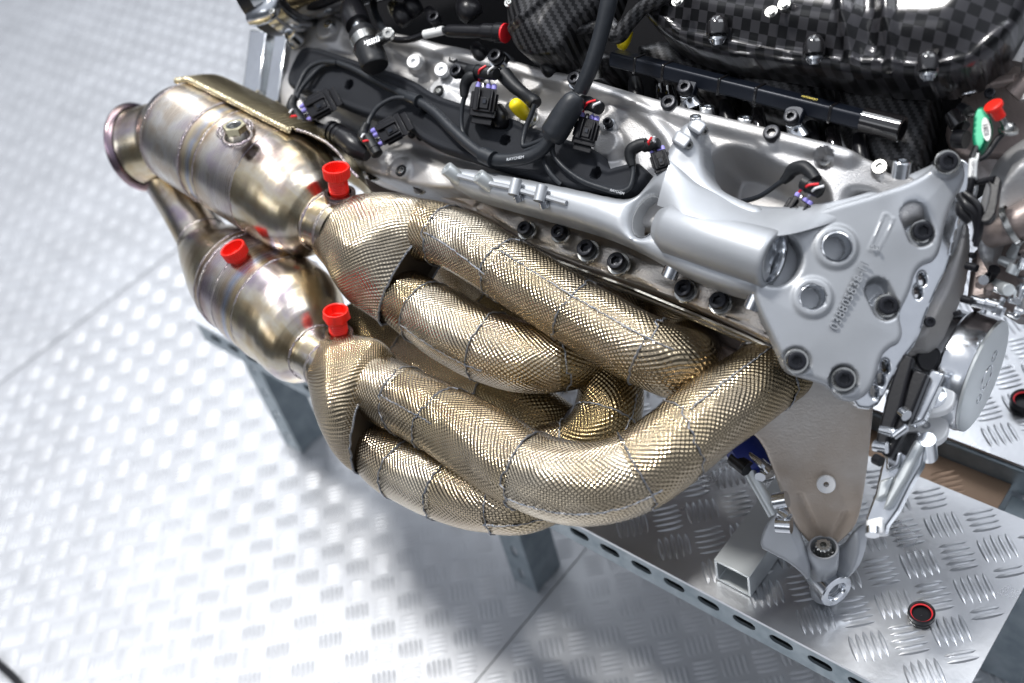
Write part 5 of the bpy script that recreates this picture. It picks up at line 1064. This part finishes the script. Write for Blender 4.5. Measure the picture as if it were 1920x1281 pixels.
for pts, h_, t_, m_ in (([(1712, 690), (1740, 700), (1700, 800), (1668, 860), (1650, 850), (1680, 770)], -.050, .010, BLK), ([(1690, 660), (1712, 668), (1690, 760), (1655, 850), (1640, 830), (1662, 740)], -.045, .010, BLK),
        ([(1745, 690), (1772, 700), (1730, 790), (1706, 800), (1704, 770)], -.060, .012, MACH),
        ([(1682, 812), (1722, 806), (1736, 830), (1728, 872), (1706, 910), (1684, 955), (1662, 985), (1658, 1003), (1624, 1001), (1622, 972), (1640, 925), (1650, 880), (1660, 842)], -.074, .012, MACH),
        ([(1716, 822), (1730, 834), (1700, 896), (1668, 950), (1654, 956), (1676, 894)], -.066, .012, MATTE), ([(1660, 850), (1690, 846), (1684, 876), (1660, 886)], -.064, .012, MACH), ([(1648, 900), (1676, 892), (1662, 930), (1640, 940)], -.066, .012, MATTE), ([(1622, 975), (1654, 968), (1656, 1002), (1626, 1004)], -.070, .018, WHITEAL)):
    mb = MB(); prism(mb, EF, pts, h_, t_); bevel(ob('side_bracket', mb, m_, pump), .0018)
for (x0, y0, x1, y1, r, m_) in ((1652, 806, 1676, 812, 11, MACH), (1640, 836, 1664, 840, 12, MACH), (1640, 860, 1652, 866, 11, BLK), (1636, 990, 1636, 1004, 14, MACH), (1690, 772, 1700, 780, 12, MACH), (1676, 818, 1700, 800, 8, MACH)):
    P, R = hp([(x0, y0, -.048, r), (x1, y1, -.046, r)]); mb = MB(); tube(mb, P, R, 24); bevel(ob('spacer', mb, m_, pump), .001)
r2 = random.Random(5)
for k in range(30):
    x = r2.uniform(1838, 1925); y = r2.uniform(452, 600)
    if x < 1872 and y < 500: continue
    a = r2.choice([(16, 6), (-5, 14), (20, 7), (10, -20)]); L_ = r2.uniform(.6, 1.5)
    P, R = hp([(x, y, r2.uniform(-.075, -.05), r2.uniform(5, 14)), (x + a[0] * L_, y + a[1] * L_, r2.uniform(-.065, -.045), r2.uniform(5, 13))]); mb = MB(); tube(mb, P, R, 18 if k % 3 else 6); bevel(ob('machined_fitting', mb, [MACH, MACH, MATTE, BROWN, MACH, BLK][k % 6], blk), .0012)
mb = MB(); prism(mb, EF, [(1822, 470), (1880, 430), (1990, 400), (1990, 600), (1900, 590), (1850, 560), (1810, 570)], -.080, .03); bevel(ob('gearbox_side', mb, BROWN, blk), .004)
P, R = hp([(1850, 440, -.05, 30), (1890, 425, -.045, 34), (1940, 400, -.045, 34)]); mb = MB(); tube(mb, P, R, 30); bevel(ob('side_pipe', mb, BROWN, blk), .002)
inst('pipe_ring', WASH, EP(1892, 423, -.040), nrm(EP(1850, 440, -.05) - EP(1940, 400, -.045)), .0095, blk)
for (x0, y0, x1, y1, r) in ((1812, 498, 1832, 503, 8), (1804, 560, 1822, 565, 8), (1790, 590, 1800, 586, 6), (1820, 478, 1826, 480, 6)):
    P, R = hp([(x0, y0, -.050, r), (x1, y1, -.048, r)]); mb = MB(); tube(mb, P, R, 18); bevel(ob('black_stud', mb, BLK, blk), .0008)
for (x0, y0, x1, y1, r) in ((1822, 563, 1850, 570, 12), (1852, 570, 1876, 576, 13)):
    P, R = hp([(x0, y0, -.055, r), (x1, y1, -.053, r)]); mb = MB(); tube(mb, P, R, 24); bevel(ob('machined_fitting', mb, MACH, blk), .001)
# ---- loose things on the tables
a0 = PZ(1343, 1088, TZ); a1 = PZ(1409, 1121, TZ); x0, y0 = a0[0], a0[1]; x1 = a1[0]
rr_ = ray(1340, 1050); zt = CAM[2] + rr_[2] * (x0 / rr_[0]); zt = max(zt, TZ + .015)
T0, T1, tw = TZ + .0014, zt + .002, .0022
mb = MB(); y1 = y0 + .16
outer = [(x0, T0), (x1, T0), (x1, T1), (x0, T1)]; inn = [(x0 + tw, T0 + tw), (x1 - tw, T0 + tw), (x1 - tw, T1 - tw), (x0 + tw, T1 - tw)]
V = [(p[0], yy, p[1]) for yy in (y0, y1) for p in outer] + [(p[0], yy, p[1]) for yy in (y0, y1) for p in inn]; F = []
for k in range(4):
    k2 = (k + 1) % 4; F += [(k, k2, 4 + k2, 4 + k), (8 + k2, 8 + k, 12 + k, 12 + k2), (k2, k, 8 + k, 8 + k2), (4 + k, 4 + k2, 12 + k2, 12 + k)]
mb.add(V, F); bevel(ob('square_tube', mb, MATTE, None, 30, label='cut length of rectangular aluminium tube lying on the tread plate under the engine foot', category='metal tube'), .0004)
mb = MB(); wbox(mb, x0 + tw + .0002, x1 - tw - .0002, y0 + .035, y0 + .036, T0 + tw + .0002, T1 - tw - .0002); tube_o = bpy.data.objects['square_tube']; ob('tube_shade_plug', mb, DARK, tube_o)  # plug added to paint the shade inside the tube
def ring_cap(px, py, z, s, label):
    o = PZ(px, py, z); t = empty('screw_cap', o, label=label, category='cap', group='black caps with a red seal left on the tread plate')
    mb = MB(); lathe(mb, o, ZW, [(0, .0088 * s), (.0004, .0095 * s), (.0030, .0096 * s), (.0034, .0090 * s), (.0040, .0090 * s), (.0044, .0096 * s), (.0074 * s, .0096 * s), (.0078 * s, .0090 * s), (.0076 * s, .0080 * s), (.0030, .0078 * s), (.0028, .0001)], 64); ob('cap_body', mb, BLK, t, 30)
    mb = MB(); a = np.linspace(0, 2 * math.pi, 49); tube(mb, np.array([o + ZW * .0058 * s + .0076 * s * (math.cos(q) * XW + math.sin(q) * YW) for q in a]), .0007 * s, 8, False); ob('red_seal', mb, WRED, t)
ring_cap(1727, 1158, TZ + .0011, 1.0, 'black screw cap with red seal on the near tread plate, right of the foot')
ring_cap(1921, 762, TZ + .0011, 1.25, 'black cap with red seal on the rear table, at the right edge')
# dark cable end in the bottom left corner of the floor
P = catmull([PZ(-60, 1190, .004), PZ(-10, 1238, .006), PZ(30, 1275, .006), PZ(70, 1330, .004)], 8); mb = MB(); tube(mb, P, .0045, 12); ob('floor_cable', mb, BLK, None, label='black cable crossing the bottom left corner of the tread floor', category='cable')
